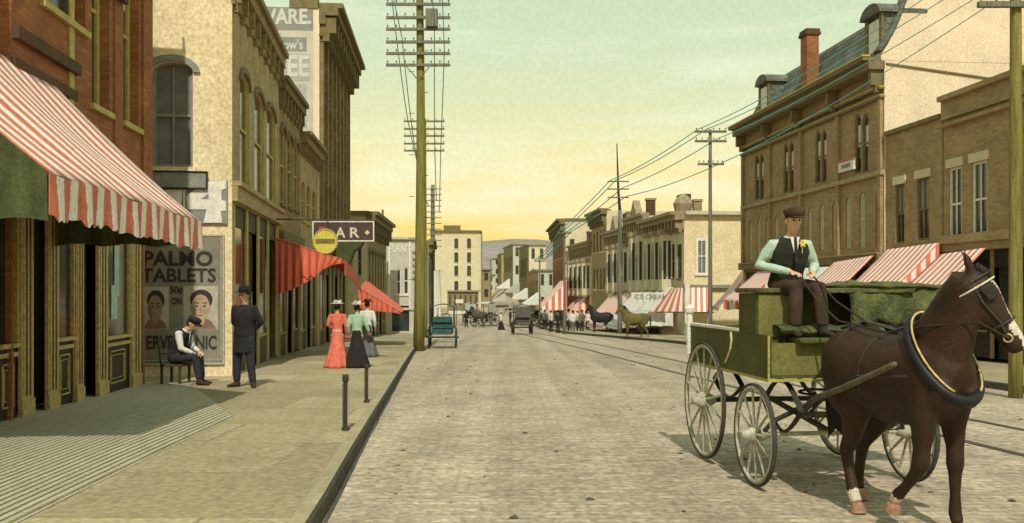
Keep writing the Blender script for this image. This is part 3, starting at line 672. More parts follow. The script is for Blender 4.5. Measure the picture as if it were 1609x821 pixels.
# tall building with painted advertisement
f3n, f3f = (-7.83, 37.0), (-8.63, 47.6)
f3 = Fac(f3n, f3f, True); w3 = []
for u in [.8+1.5*k for k in range(7)]:
    for za, zc in ((3.8, 6.3), (7.3, 9.6), (10.2, 12.0)): w3.append([u, u+.75, za, zc, .3])
f3 = building('tall_olive_building', 'tall olive brick block with heavy cornice and a painted WARE advertisement on its side', f3n, f3f, True, 13.2, 'olive', 'pink', ops=w3+[[.3, 10.2, -1.3, 2.9]], depth=13)
for o in w3: win(f3.root, f3.T, o, 'olived', 'glass', 'olived', hood='olived', mull=False)
b = levels(f3.T, f3.L, [(13.25, 13.45, .95), (12.95, 13.25, .75), (12.6, 12.95, .25), (12.1, 12.2, .12)], .0, (12.25, 12.9, .65, 1.0, .22)); b.build('cornice', M['olived'], f3.root)
pl = MB()
for k in range(8): pl.box((.15+1.5*k, -.14, 3.0), (.45+1.5*k, -.002, 12.1), f3.T)
pl.build('pilaster', M['olive'], f3.root)
shop(f3, .3, 10.2, g(42)+SW, 2.9, 6, 'gold', fl=False); MB().box((0, -.3, 2.95), (f3.L, -.001, 3.3), f3.T).build('belt_course', M['olived'], f3.root)
MB().box((-.05, .05, 13.2), (.35, 1.2, 13.75), f3.T).build('parapet_block', M['olived'], f3.root)
sd = f3.sd
def adrect(px, m, d): a, c = sorted((sd.u(px[0]), sd.u(px[2]))); return MB().box((a, -d, sd.z(450, px[3])), (c, .005, sd.z(450, px[1])), sd.T)
adrect((340, 11, 492, 236), 'adgrey', .02).build('painted_advertisement', M['pale'], f3.root)
M['adl'] = mat('faded light grey paint', (.42,.42,.40), (.34,.34,.33), scale=2.5)
for nm, px in (('ad_band', (340, 11, 492, 47)), ('ad_band', (340, 58, 482, 80)), ('ad_band', (340, 84, 487, 126)), ('ad_band', (340, 132, 482, 200))): adrect(px, '', .026).build(nm, M['adl'] if px[1] in (84, 132) else M['adgrey'], f3.root)
M['adw'] = mat('faded white letter paint', (.60,.59,.55), (.5,.5,.47), scale=3)
stext(f3.root, sd, 'HARDWARE.', (327, 15, 489, 40), 'adw', d0=.027, bold=.03)
stext(f3.root, sd, "Arrow's", (420, 62, 476, 78), 'adw', d0=.027, bold=.02)
stext(f3.root, sd, 'COFFEE', (362, 87, 486, 122), 'adw', d0=.027, bold=.03)
stext(f3.root, sd, 'MILL', (392, 138, 474, 182), 'adw', d0=.027, bold=.02)
ch = thing('chimney', 'red chimney peeping over the tall building with the painted advertisement', 'chimney', f3.T @ Vector((.8, 1.0, 13.1)))
MB().box((.6, .5, 13.1), (1.1, 1.1, 14.3), f3.T).build('stack', M['brickred'], ch); MB().box((.52, .42, 14.3), (1.18, 1.18, 14.45), f3.T).build('cap', M['brickred2'], ch)
# lower building with pediment
f4n, f4f = (-7.75, 48.8), (-8.15, 59)
f4 = Fac(f4n, f4f, True); w4 = [[.6+1.5*k, 1.35+1.5*k, 1.9, 3.9, .2] for k in range(6)]
f4s = f4.side(True); s4 = [[f4s.u(568), f4s.u(562), 2.5, 4.1], [f4s.u(568), f4s.u(562), -.2, 1.3]]
f4 = building('cornice_building', 'two storey olive brick building with dark cornice beyond the BAR sign', f4n, f4f, True, 5.75, 'olive', 'cream', ops=w4+[[.3, 9.8, -1.6, 1.4]], sops=s4, depth=12)
for o in w4: win(f4.root, f4.T, o, 'olived', 'glass', 'olived', hood='olived', mull=False)
for o in s4: win(f4.root, f4.sd.T, o, 'grey', 'glass', 'pale', mull=False)
levels(f4.T, f4.L, [(5.75, 5.95, .6), (5.45, 5.75, .42), (4.7, 5.45, .1)], .15, (4.85, 5.44, .36, .9, .16)).build('cornice', M['olived'], f4.root)
MB().box((-.25, -.1, 5.75), (-.0, 6, 5.97), f4.T).build('roof_edge', M['olived'], f4.root)
MB().tube([f4.T @ Vector((f4.L-.3, .2, 5.9)), f4.T @ Vector((f4.L-.3, .2, 6.9))], .07).build('finial', M['olived'], f4.root)
shop(f4, .3, 9.8, g(54)+SW, 1.4, 5, 'gold', fl=False)
# grey shop facing us (furniture)
f5n, f5f = (-5.9, 62), (-6.3, 71)
f5 = Fac((-5.2-1.4, 62), (-8.2, 78), True); s5 = f5.side(True)
so = [[s5.u(642), s5.u(634), s5.z(638, 462), s5.z(638, 420), .15], [s5.u(630), s5.u(623), s5.z(626, 462), s5.z(626, 422), .15], [s5.u(643), s5.u(616), -1.1, s5.z(630, 480)]]
f5 = building('grey_furniture_shop', 'pale grey two storey shop facing down the street left of the tall pole', (-6.6, 62), (-8.2, 78), True, 5.15, 'pale', 'pale', sops=so, depth=7)
for o in so[:2]: win(f5.root, f5.sd.T, o, 'white', 'glass', 'white', mull=False)
o = so[2]; MB().box((o[0]+.02, .1, o[2]), (o[1]-.02, .14, o[3]-.02), f5.sd.T).build('shop_window', M['shopglass'], f5.root)
MB().box((.0, -.2, 5.15), (7, .02, 5.3), f5.sd.T).box((.05, -.1, .35), (7, -.001, .5), f5.sd.T).build('cornice', M['pale'], f5.root)
stext(f5.root, f5.sd, 'FURNITURE', (612, 384, 664, 397), 'white', d0=.01, ext=.03)
ph = MB(); 
for k in range(5): ph.box((.3+1.4*k, -.06, .5), (.42+1.4*k, -.002, 5.0), f5.sd.T)
ph.build('pilaster', M['white'], f5.root)
# left of centre: narrow dark building with white posts
f6 = building('dark_narrow_block', 'dark narrow block with cornice right behind the tall pole', (-8.4, 92), (-9.9, 112), True, 6.6, 'olive', 'grey', ops=[[1+2.2*k, 2+2.2*k, 2.4, 4.6, .2] for k in range(8)], sops=[[.4,1.0,2.6,4.6],[.4,1.0,-1,.8],[1.5,2.1,2.6,4.6]], depth=9)
for o in [[1+2.2*k, 2+2.2*k, 2.4, 4.6, .2] for k in range(8)]: win(f6.root, f6.T, o, 'olived', 'glass', 'olived', mull=False)
for o in [[.4,1.0,2.6,4.6],[.4,1.0,-1,.8],[1.5,2.1,2.6,4.6]]: win(f6.root, f6.sd.T, o, 'pale', 'glass', 'pale', mull=False)
levels(f6.T, f6.L, [(6.6, 6.8, .7), (6.2, 6.6, .45), (5.4, 5.5, .2)], .3, (5.6, 6.19, .4, 1.2, .3)).build('cornice', M['olived'], f6.root)
# tall cream hotel
hd = 150; sx = lambda px, d: (px-CX)/F*d
hx0, hx1 = sx(676, hd), sx(756, hd); zt = EYE+(HZ-364)/F*hd
hf = Fac((hx1, hd), (hx1-.8, hd+16), True); hs = hf.side(True); so = []
for px in (717, 737):
    for ya, yb in ((374,390),(396,412),(417,433),(441,457),(464,480)): a, c = sorted((hs.u(px-3.2), hs.u(px+3.2))); so.append([a, c, hs.z(px, yb), hs.z(px, ya), .2])
hotel = building('cream_hotel', 'tall cream five storey block closing the left side of the far street', (hx1, hd), (hx1-.8, hd+16), True, zt, 'olived', 'cream', sops=so, depth=hx1-hx0, rm='roof')
for o in so: win(hotel.root, hotel.sd.T, o, 'olived', 'glass', 'pale', fw=.05, mull=False)
MB().box((-.1, -.35, zt), (hx1-hx0, .1, zt+.25), hotel.sd.T).build('cornice', M['olived'], hotel.root)
MB().box((3.4, .5, zt+.25), (6.2, 3, zt+1.1), hotel.sd.T).build('roof_hut', M['olived'], hotel.root)
MB().box((-.25, -.2, -3), (.2, -.002, zt), hotel.T).build('corner_pilaster', M['olived'], hotel.root)
# far blocks along the bend, left side
def farblock(label, pxl, pxr, ytop, d, m='cream', wins=(2,2), wm_='glass', name='far_building', depth=12, fm='pale', sgn=1, dd=0, cm='grey'):
    zt = EYE+(HZ-ytop)/F*d; x0, x1 = sx(pxl, d), sx(pxr, d); 
    n = (x1, d) if sgn > 0 else (x0, d); f = (x1+(150-d)*.0+dd, d+depth) if sgn > 0 else (x0+dd, d+depth)
    L = x1-x0; fl, cols = wins; zb = g(d)-.3; ops = []; hgt = zt-g(d)
    for i in range(fl):
        za = g(d)+hgt*(i+.35)/fl if fl > 0 else 0
        for j in range(cols): uc = L*(j+.5)/cols; ops.append([uc-L/cols*.2, uc+L/cols*.2, za, za+hgt/fl*.5])
    fops = [[1+2.2*k, 2+2.2*k, g(d)+hgt*.5, g(d)+hgt*.8] for k in range(int((depth-2)/2.2))]
    b = building(name, label, n, f, sgn > 0, zt, fm, m, ops=fops, sops=ops, depth=L)
    for o in ops: win(b.root, b.sd.T, o, 'olived', wm_, None, mull=False, fw=.05)
    for o in fops: win(b.root, b.T, o, 'olived', wm_, None, mull=False, fw=.05)
    MB().box((-.05, -.3, zt), (L+.05, .05, zt+.22), b.sd.T).box((-.3, -.3, zt+.001), (b.L, -.052, zt+.221), b.T).build('cornice', M[cm], b.root)
    return b
farblock('low dark shop row standing before the foot of the tall cream hotel', 703, 752, 458, 134, 'olive', (1, 6), dd=-.5, depth=8, fm='olive')
farblock('small tan block right of the tall cream hotel', 756, 772, 424, 165, 'tan', (2, 1), dd=-1)
farblock('narrow pale block with dark edge far down the left side of the street', 764, 778, 432, 200, 'pale', (2,1), dd=-1)
farblock('pale tall block far down the street beneath the hill', 774, 790, 406, 235, 'pale', (3,1), dd=0, fm='tan')
# right far side (near to far)
farblock('yellowish cream block with three windows beyond the brick corner', 831, 858, 385, 150, 'cream', (3,2), sgn=-1, fm='tan', dd=-1.5, depth=16)
farblock('grey green block with shaded street front and flat roof line', 806, 832, 384, 178, 'pale', (3,2), sgn=-1, fm='olive', dd=-2.0, depth=20)
farblock('tan block half hidden under the purple hill', 788, 808, 398, 215, 'tan', (2,2), sgn=-1, fm='olive', dd=-1.2, depth=20)
farblock('low pale shop next to the brick corner with awning in front', 846, 872, 425, 125, 'pale', (2,2), sgn=-1, fm='brown', dd=-1.0, depth=18)
farblock('small hillside house left of the tan block', 781, 791, 424, 262, 'grey', (2,1), sgn=-1, fm='tan', dd=-1.0, depth=8)
# ================================================================== RIGHT SIDE
# brick corner building far right row
def rb(name, label, n, f, zt, fm, sm, ops=(), sops=(), depth=10, **k): return building(name, label, n, f, False, zt, fm, sm, ops=ops, sops=sops, depth=depth, **k)
ra = Fac((5.55, 95), (5.15, 115), False); rs = ra.side(True)
opa = [[1.5+3*k, 2.6+3*k, z0, z0+2.0, .2] for k in range(6) for z0 in (1.8, 5.2)]
sa = [[rs.u(895), rs.u(903), rs.z(899, 412), rs.z(899, 375)], [rs.u(893), rs.u(901), rs.z(897, 460), rs.z(897, 430), .3], [rs.u(915), rs.u(922), rs.z(899, 412), rs.z(899, 382)]]
A = rb('brick_corner_building', 'brick fronted corner building with pale side wall standing above the lone striped awning', (5.55, 95), (5.15, 115), 8.9, 'brickred', 'cream', ops=opa, sops=sa, depth=9)
for o in opa: win(A.root, A.T, o, 'brown', 'glass', 'cream', mull=False)
for o in sa: win(A.root, A.sd.T, o, 'brown', 'glass', 'cream', mull=False)
levels(A.T, A.L, [(8.9, 9.1, .9), (8.5, 8.9, .6), (7.8, 8.5, .15)], .1, (7.9, 8.49, .5, 1.2, .3)).build('cornice', M['olived'], A.root)
MB().box((-.02, -.15, 8.9), (9.2, .1, 9.12), A.sd.T).build('side_coping', M['olived'], A.root)
MB().box((4.2, .5, 8.9), (4.9, 1.1, 10.1), A.sd.T).build('chimney', M['brickred2'], A.root)
# second brick block, taller
B_ = Fac((8.0, 77), (7.35, 84), False)
opb = [[.6+1.6*k, 1.4+1.6*k, z0, z0+1.9, .25] for k in range(4) for z0 in (1.7, 5.0)]
Bk = rb('red_brick_block', 'taller reddish brick block with pale side wall in the middle of the right row', (8.0, 77), (7.35, 84), 8.4, 'brown', 'cream', ops=opb, depth=7)
for o in opb: win(Bk.root, Bk.T, o, 'brown', 'glass', 'cream', mull=False)
levels(Bk.T, Bk.L, [(8.4, 8.6, .7), (8.1, 8.4, .5)], .1, (7.5, 8.09, .4, 1., .2)).build('cornice', M['brownd'], Bk.root)
# filler between A and B : bay windowed low shops
def bay(par, T, u, z0, z1, w=1.7, p=.7, m='pale'):
    b = MB(); P = lambda a, i, z: T @ Vector((a, i, z)); s = .45
    b.prism([P(u, 0, z0), P(u+s, -p, z0), P(u+w-s, -p, z0), P(u+w, 0, z0)], (0, 0, z1-z0)); bb = b.build('bay_window', M[m], par)
    MB().prism([P(u-.12, 0, z1+.001), P(u+s-.05, -p-.14, z1+.001), P(u+w-s+.05, -p-.14, z1+.001), P(u+w+.12, 0, z1+.001)], (0, 0, .3)).build('bay_cornice', M['trimlight'], bb)
    MB().prism([P(u-.06, 0, z0-.16), P(u+s-.05, -p-.07, z0-.16), P(u+w-s+.05, -p-.07, z0-.16), P(u+w+.06, 0, z0-.16)], (0, 0, .15)).build('bay_base', M['trimlight'], bb)
    h = z1-z0; pn = MB()
    for (a0, i0), (a1, i1) in (((u, 0), (u+s, -p)), ((u+s, -p), (u+w-s, -p)), ((u+w-s, -p), (u+w, 0))):
        q = lambda t, o, z: T @ Vector((a0+(a1-a0)*t, i0+(i1-i0)*t, z))
        p0, p1 = q(.22, 0, z0+h*.22), q(.78, 0, z0+h*.22); d = (p1-p0).normalized(); nn = Vector((d.y, -d.x, 0))
        cen = T @ Vector((u+w/2, 0, z0)); 
        if (p0-cen).dot(nn) < 0: nn = -nn
        for t0, t1 in ((.14, .40), (.60, .86)):
            MB().prism([q(t0, 0, z0+h*.2)+nn*.004, q(t1, 0, z0+h*.2)+nn*.004, q(t1, 0, z0+h*.88)+nn*.004, q(t0, 0, z0+h*.88)+nn*.004], nn*.012).build('pane', M['glass'], bb)
cA = rb('bay_shop', 'low shop with carved bay windows beside the brick corner building', (7.35, 84), (6.2, 94.5), 6.0, 'tanlight', 'tanlight', depth=8)
for k in range(4): bay(cA.root, cA.T, .6+2.5*k, 1.2, 4.3, m='cream')
levels(cA.T, cA.L, [(6.0, 6.2, .6), (5.7, 6.0, .4)], .1, (5.1, 5.69, .35, .8, .2)).build('cornice', M['trimlight'], cA.root)
segs = [((9.55, 63.5), (8.9, 69.5), 6.9, 'cream', 'cream'), ((8.9, 69.5), (8.05, 76.8), 6.3, 'tanlight', 'cream')]
labs = ['pale shop with bay windows and small gable behind the spired pole', 'tan shop with bay windows and tall chimney in the right row']
for k, (n, f, zt, fm, smm) in enumerate(segs):
    s = rb('bay_shop', labs[k], n, f, zt, fm, smm, depth=8)
    for j in range(int(s.L/2.1)): bay(s.root, s.T, .25+2.1*j, 1.6, zt-1.3, 1.6, .6, m=fm)
    levels(s.T, s.L, [(zt, zt+.2, .6), (zt-.3, zt, .45)], .05, (zt-.9, zt-.31, .35, .7, .18)).build('cornice', M['trimlight'], s.root)
    u = s.L*.5; P = lambda a, i, z: s.T @ Vector((a, i, z))
    MB().prism([P(u-1, -.4, zt+.2), P(u+1, -.4, zt+.2), P(u, -.4, zt+1.35)], s.T.to_3x3() @ Vector((0, .5, 0))).build('gable', M['trimlight'], s.root)
    if k: MB().box((u+1.6, 1, zt), (u+2.4, 1.8, zt+1.7), s.T).build('chimney', M['brickred2'], s.root)
# pale side-walled corner shop (Ice cream row)
rc_n, rc_f = (10.4, 55), (9.55, 63.5)
rc = Fac(rc_n, rc_f, False); rs = rc.side(True); zr = rs.z(1080, 337)
sw = [[rs.u(1093), rs.u(1112), rs.z(1103, 430), rs.z(1103, 374)]]
opc = roww(rc, [(1064,1071,383,437),(1052,1060,383,437)], 0, 0)
rcB = rb('pale_corner_shop', 'pale cream two storey shop with one framed window left of the big mansard building', rc_n, rc_f, zr, 'tanlight', 'stucco', ops=opc, sops=sw, depth=9)
for o in opc: win(rcB.root, rcB.T, o, 'brownd', 'glass', 'brownd', mull=True)
win(rcB.root, rcB.sd.T, sw[0], 'white', 'greyglass', 'white', fw=.16, dep=-.04, mull=True, sillp=.1)
levels(rcB.T, rcB.L, [(zr, zr+.2, .9), (zr-.3, zr, .6), (zr-.9, zr-.3, .12)], .1, (zr-.8, zr-.31, .5, .8, .22)).build('cornice', M['trimlight'], rcB.root)
for j in range(3): bay(rcB.root, rcB.T, 2.6+2*j, 1.7, zr-1.0, 1.6, .55, m='cream')
MB().box((.02, -.35, zr+.002), (9.1, .05, zr+.22), rcB.sd.T).build('side_cornice', M['pale'], rcB.root)
zb_ = rs.z(1100, 447); MB().box((-.1, -.25, zb_-.2), (9, -.002, zb_), rcB.sd.T).build('side_ledge', M['grey'], rcB.root)
u = 3.0; P = lambda a, i, z: rcB.T @ Vector((a, i, z))
MB().tube([P(.9, .2, zr+.2), P(.9, .2, zr+.75), P(.9, .2, zr+1.1), P(.9, .2, zr+1.35)], [.5, .62, .4, .1], seg=12).build('cupola', M['trimlight'], rcB.root)
MB().box((2.2, .5, zr), (3.4, 1.1, zr+1.5), rcB.T).build('chimney', M['brickred2'], rcB.root)
for i_, (x_, d_, z_, h_, w_, lab_) in enumerate(((10.9, 58.5, 6.2, 1.1, .5, 'short chimney nearest the pale corner shop front'), (9.9, 65.0, 6.9, 1.2, .6, 'reddish chimney right of the staffed pole roofline'), (9.3, 71.5, 6.2, 1.5, .6, 'slim chimney left of the gabled bay shop'), (7.6, 88.0, 5.9, 1.3, .7, 'chimney over the low carved bay shop'), (11.5, 56.5, 6.3, .9, .5, 'small chimney on the pale side walled roof'))):
    c_ = thing('chimney', lab_, 'chimney', (x_, d_, z_)); MB().box((x_-w_/2, d_-w_/2, z_-.3), (x_+w_/2, d_+w_/2, z_+h_)).build('stack', M['brickred2'] if i_ % 2 else M['trimlight'], c_); MB().box((x_-w_*.6, d_-w_*.6, z_+h_+.001), (x_+w_*.6, d_+w_*.6, z_+h_+.14)).build('cap', M['trimlight'], c_)
# ---- big brown building with mansard
mn, mf = (12.52, 30.6), (11.28, 44.4)
mb_ = Fac(mn, mf, False)
up = roww(mb_, [(1343,1353,178,272),(1355,1365,178,270),(1281,1289.5,205,287),(1290.5,1299,203,286),(1231,1238,224,303),(1239.5,1247,222,302),(1186,1192.5,243,314),(1193.5,1200,241,313)], 0, 0, .4)
lo = roww(mb_, [(1376,1384,299,386),(1350,1358.5,301,388),(1328.5,1336.5,310,389),(1307.5,1315,317,391),(1287.5,1294.5,321,392),(1269,1275.5,326,395),(1252,1258,330,398),(1235,1241,334,400),(1217,1223,338,402),(1203,1208.5,341,404),(1189,1194.5,344,405),(1177,1182,346,407)], 0, 0, .3)
Mn = rb('mansard_building', 'big brown brick building with slate mansard roof and paired arched windows', mn, mf, 9.5, 'brown', 'pink', ops=up+lo+[[.3, mb_.L-.3, -1.0, 2.6]], depth=16)
for o in up: win(Mn.root, Mn.T, o, 'brownd', 'glass', None, hood=None, mull=False, blind=.55, dep=.05, blindm='curtain')
for o in lo: win(Mn.root, Mn.T, o, 'cream', 'curtain', None, mull=False, fw=.1, dep=.06)
rt = 9.5
levels(Mn.T, Mn.L, [(9.5, 9.62, .75), (9.2, 9.5, .55), (8.55, 8.62, .18), (8.25, 8.33, .15)], .0, (8.7, 9.19, .42, 3.45, .2)).build('cornice', M['brownd'], Mn.root)
MB().box((-.02, -.78, 9.625), (Mn.L+.1, -.5, 9.68), Mn.T).box((0, -.2, 8.62), (Mn.L, -.003, 8.66), Mn.T).box((0, -.17, 8.33), (Mn.L, -.003, 8.37), Mn.T).build('cornice_line', M['gold'], Mn.root)
for px in (1388, 1321, 1262, 1213, 1170): u = min(max(mb_.u(px), .01), Mn.L-.2); MB().box((u, -.12, 3.06), (u+.2, -.002, 8.24), Mn.T).build('pilaster', M['brown'], Mn.root)
zs = mb_.z(1280, 297); MB().box((0, -.14, zs-.1), (Mn.L, -.003, zs+.06), Mn.T).build('string_course', M['tan'], Mn.root)
zs = 3.0; MB().box((0, -.25, zs-.28), (Mn.L, -.003, zs), Mn.T).build('shop_cornice', M['brownd'], Mn.root); MB().box((0, -.28, zs), (Mn.L, -.003, zs+.05), Mn.T).build('shop_cornice_line', M['tan'], Mn.root)
shop(Mn, .3, mb_.L-.3, g(37)+SW, 2.6, 7, 'brownd', fl=False)
# mansard slope (concave) with end parapet, real depth
P = lambda a, i, z: Mn.T @ Vector((a, i, z)); prof = [(.0, 9.62), (.22, 9.95), (.5, 10.45), (.72, 10.95), (.9, 11.45), (1.1, 11.7)]
b = MB(); b.grid(lambda a, c: P(.35+(Mn.L-.7)*a, *prof[round(c*5)]), 20, 5); b.quad(P(.35,1.1,11.7), P(Mn.L-.35,1.1,11.7), P(Mn.L-.35,15,11.9), P(.35,15,11.9)); b.quad(P(Mn.L-.35,0,9.6), P(Mn.L-.35,1.1,11.7), P(Mn.L-.35,15,11.9), P(Mn.L-.35,15,9.6))
b.build('mansard_roof', M['slate'], Mn.root)
b = MB(); pts = [(i-.14, z+.12) for i, z in prof]
b.prism([P(-.01, -.1, 9.5)]+[P(-.01, i, z) for i, z in pts]+[P(-.01, 1.3, 12.6), P(-.01, 16, 12.6), P(-.01, 16, 9.5)], Mn.T.to_3x3() @ Vector((.36, 0, 0))); b.build('gable_wall', M['pink'], Mn.root)
b = MB(); b.tube([P(.1, i-.05, z+.05) for i, z in pts]+[P(.1, 1.25, 12.7)], [(.26, .1)]*7, side=tuple(Mn.U), seg=8); b.build('gable_coping', M['slate'], Mn.root)
MB().box((.12, .2, 0), (.2, 9, .06), Matrix.Translation((0,0,0))).build if 0 else None
sdm = Mn.sd; z0, z1 = sdm.z(1395, 101), sdm.z(1565, 126)
MB().prism([sdm.T @ Vector((.05, -.05, z0)), sdm.T @ Vector((sdm.u(1565), -.05, z1)), sdm.T @ Vector((sdm.u(1565), -.05, z1+.06)), sdm.T @ Vector((.05, -.05, z0+.06))], sdm.T.to_3x3() @ Vector((0, .045, 0))).build('flashing', M['brownd'], Mn.root)
def dormer(u, w=1.0):
    d = MB(); z0, z1 = 9.75, 11.15
    d.box((u, .02, z0), (u+w, 1.0, z1), Mn.T); dd = d.build('dormer', M['slate'], Mn.root)
    h = MB(); n = 8; arc = [(u+w/2-(w/2+.14)*math.cos(math.pi*k/n), z1+.42*math.sin(math.pi*k/n)) for k in range(n+1)]
    h.prism([P(a, -.2, z) for a, z in arc], Mn.T.to_3x3() @ Vector((0, 1.7, 0))); h.build('hood', M['slate'], dd)
    MB().box((u+.2, -.03, z0+.2), (u+w-.2, .018, z1-.15), Mn.T).build('pane', M['white'], dd)
    MB().box((u-.03, -.06, z0), (u+.17, -.0, z1), Mn.T).box((u+w-.17, -.06, z0), (u+w+.03, -.0, z1), Mn.T).box((u+.17, -.06, z0), (u+w-.17, 0, z0+.17), Mn.T).build('frame', M['olived'], dd)
dormer(mb_.u(1204)-.4, 1.2); dormer(mb_.u(1374)-.6, 1.15)
ch = thing('chimney', 'tall red brick chimney on the slate mansard roof', 'chimney', P(mb_.u(1269), .2, 9.6)); u = mb_.u(1270)
zc = EYE+(HZ-52)/F*(30.6+u); u += .55; MB().box((u-.38, .02, 9.45), (u+.27, .52, zc), Mn.T).build('stack', M['brickred'], ch)
MB().box((u-.44, -.05, zc), (u+.33, .59, zc+.12), Mn.T).box((u-.41, -.02, zc+.12), (u+.30, .56, zc+.25), Mn.T).build('cap', M['brickred2'], ch)
b = MB().box((mb_.u(1346), -.12, mb_.z(1335, 268)), (mb_.u(1322), -.02, mb_.z(1335, 250)), Mn.T)
sg = thing('small_sign', 'small white sign with red edge hung beside the upper arched windows', 'sign', P(mb_.u(1335), -.1, mb_.z(1335, 268))); b.build('panel', M['white'], sg)
a0, a1 = sorted((mb_.u(1346), mb_.u(1322))); MB().box((a0, -.135, mb_.z(1335, 253)), (a1, -.121, mb_.z(1335, 250)), Mn.T).build('red_edge', M['redcan'], sg)
MB().box((a0+.25, -.13, mb_.z(1335, 263)), (a1-.25, -.121, mb_.z(1335, 257)), Mn.T).build('faded_lettering', M['grey'], sg)
# ---- R1
r1n, r1f = (12.9-.0, 27.3), (12.56, 30.55)
r1 = Fac(r1n, r1f, False); w = roww(r1, [(1407,1421,289,382),(1441,1460,279,377)], 0, 0)
r1 = rb('brown_shop', 'narrow brown brick shop between the mansard building and the taller brown one', r1n, r1f, 6.95, 'brown', 'brown', ops=w+[[.15, 3.1, -.8, 2.5]], depth=12)
for o in w: win(r1.root, r1.T, o, 'brownd', 'glass', None, hood='cream', blind=.5, mull=True, fw=.07, blindm='grey')
MB().box((0, -.1, 6.95), (r1.L, .1, 7.08), r1.T).build('coping', M['brownd'], r1.root)
shop(r1, .15, 3.1, g(29)+SW, 2.5, 2, 'brownd', fl=False)
# ---- R2
r2n, r2f = (14.2, 12.9), (12.92, 27.25)
r2 = Fac(r2n, r2f, False); w = roww(r2, [(1491,1511,262,378),(1527,1551,253,372)], 0, 0)
w2_ = w + [[w[0][0]-3.6*k-1.6*j, w[0][1]-3.6*k-1.6*j, w[1][2], w[1][3]] for k in (1,2) for j in (0,1)]
w2_ = [o for o in w2_ if o[0] > .3]
r2 = rb('wide_brown_shop', 'wide brown brick shop with pale lintels behind the olive pole at the right edge', r2n, r2f, 7.4, 'brown', 'brown', ops=w2_+[[.3, r2.L-.3, -.8, 2.9]], depth=12)
for o in w2_: win(r2.root, r2.T, o, 'white', 'glass', 'brown', hood='cream', mull=True, fw=.07)
levels(r2.T, r2.L, [(7.4, 7.55, .22), (6.85, 7.4, .08), (6.62, 6.72, .16)], 0).build('cornice', M['brown'], r2.root)
MB().box((0, -.18, 3.15), (r2.L, -.003, 3.4), r2.T).box((0, -.1, 2.92), (r2.L, -.003, 3.15), r2.T).build('shop_cornice', M['brown'], r2.root)
shop(r2, .3, r2.L-.3, g(20)+SW, 2.9, 7, 'brown', fl=False)
# right awnings
nr = (-1, -.09)
def on(fc, px, i=0): u = fc.u(px); p = fc.T @ Vector((u, i, 0)); return (p.x, p.y)
awning('striped awning rising highest at the right above the horse collar', on(r2, 1486, -.2), on(r1, 1402, -.2), nr, (3.2,3.12), 1.4, 1.9, .12, 'stripe2', near_flap=True)
awning('striped awning end behind the horse ears', on(r2, 1560, -.2), on(r2, 1488, -.2), nr, (2.95,2.85), 1.4, 1.7, .12, 'stripe2')
awning('striped awning left of the highest one, behind the green seat', on(Mn, 1386, -.3), on(Mn, 1322, -.3), nr, (2.95,2.8), 1.5, 1.6, .12, 'stripe2')
awning('plain white awning behind the driver', on(Mn, 1316, -.3), on(Mn, 1262, -.3), nr, 2.65, 1.6, 1.5, .12, 'wcanvas', near_flap=True)
awning('steep striped awning falling beside the driver elbow', on(Mn, 1236, -.3), on(Mn, 1200, -.3), nr, 2.6, 1.3, 1.7, .05, 'stripe2', near_flap='stripe')
# ================================================================== LEFT: sign, awnings, poles
def plate(name, label, px, d, m, th=.06, cat='sign', fr='white', frw=1.8, parent=None):
    x0, y0, x1, y1 = px; P0 = at(x0, y1, d); P1 = at(x1, y0, d)
    r = thing(name, label, cat, ((P0.x+P1.x)/2, d, P1.z))
    MB().box((P0.x, d, P0.z), (P1.x, d+th, P1.z)).build('panel', M[m], r, bevel=.006)
    if fr:
        w = frw/F*d; b = MB()
        for q in (((P0.x, d-.012, P0.z), (P1.x, d-.001, P0.z+w)), ((P0.x, d-.012, P1.z-w), (P1.x, d-.001, P1.z)), ((P0.x, d-.012, P0.z+w), (P0.x+w, d-.001, P1.z-w)), ((P1.x-w, d-.012, P0.z+w), (P1.x, d-.001, P1.z-w))): b.box(*q)
        b.build('border', M[fr], r)
    return r
def ptext(r, s, px, d, m, bold=.02):
    x0, y0, x1, y1 = px; p = at(x0, y1, d); q = at(x1, y0, d)
    return text('lettering', s, M[m], (p.x, d, p.z), (1, 0, 0), q.z-p.z, r, ext=.01, width=q.x-p.x, bold=bold)
M['barw'] = mat('ivory letter paint', (.66,.58,.48), (.55,.47,.38), scale=9)
M['barr'] = mat('faded red letter paint', (.42,.12,.09), (.3,.09,.07), scale=9)
d = 25.0
r = plate('bar_sign', 'dark maroon hanging signboard lettered BAR with pale border over the pavement', (491, 347, 588, 379), d, 'maroon')
ptext(r, 'B', (501, 356, 517, 373), d, 'barr'); ptext(r, 'A', (527, 357, 543, 373), d, 'barw'); ptext(r, 'R', (550, 357, 565, 373), d, 'barw')
c = at(577, 365, d); MB().prism([(c.x-.07, d-.012, c.z), (c.x, d-.012, c.z-.07), (c.x+.07, d-.012, c.z), (c.x, d-.012, c.z+.07)], (0, .01, 0)).build('diamond', M['barw'], r)
p = at(450, 344, d); q = at(590, 346, d); MB().tube([p+Vector((-.3,0,0)), q+Vector((0,.03,0))], .022, seg=6).build('bracket', M['iron'], r)
r = thing('round_sign', 'round yellow disc sign with dark bar, hung before the first letter of the BAR sign', 'sign', at(511, 400, 24.6))
c = at(511, 379, 24.6); cr_ = 19/F*24.6
MB().tube([c, c+Vector((0, .06, 0))], cr_, seg=28).build('disc', M['yellow'], r)
MB().ring(c, cr_, (.02, .02), (0, 1, 0), 28, 6).build('rim', M['gold'], r)
MB().box((c.x-cr_*.8, c.y-.012, c.z-.05), (c.x+cr_*.8, c.y-.001, c.z+.07)).build('bar', M['olived'], r)
MB().tube([c+Vector((0, .03, cr_)), c+Vector((0, .3, cr_+.35))], .012, seg=6).build('hanger', M['iron'], r)
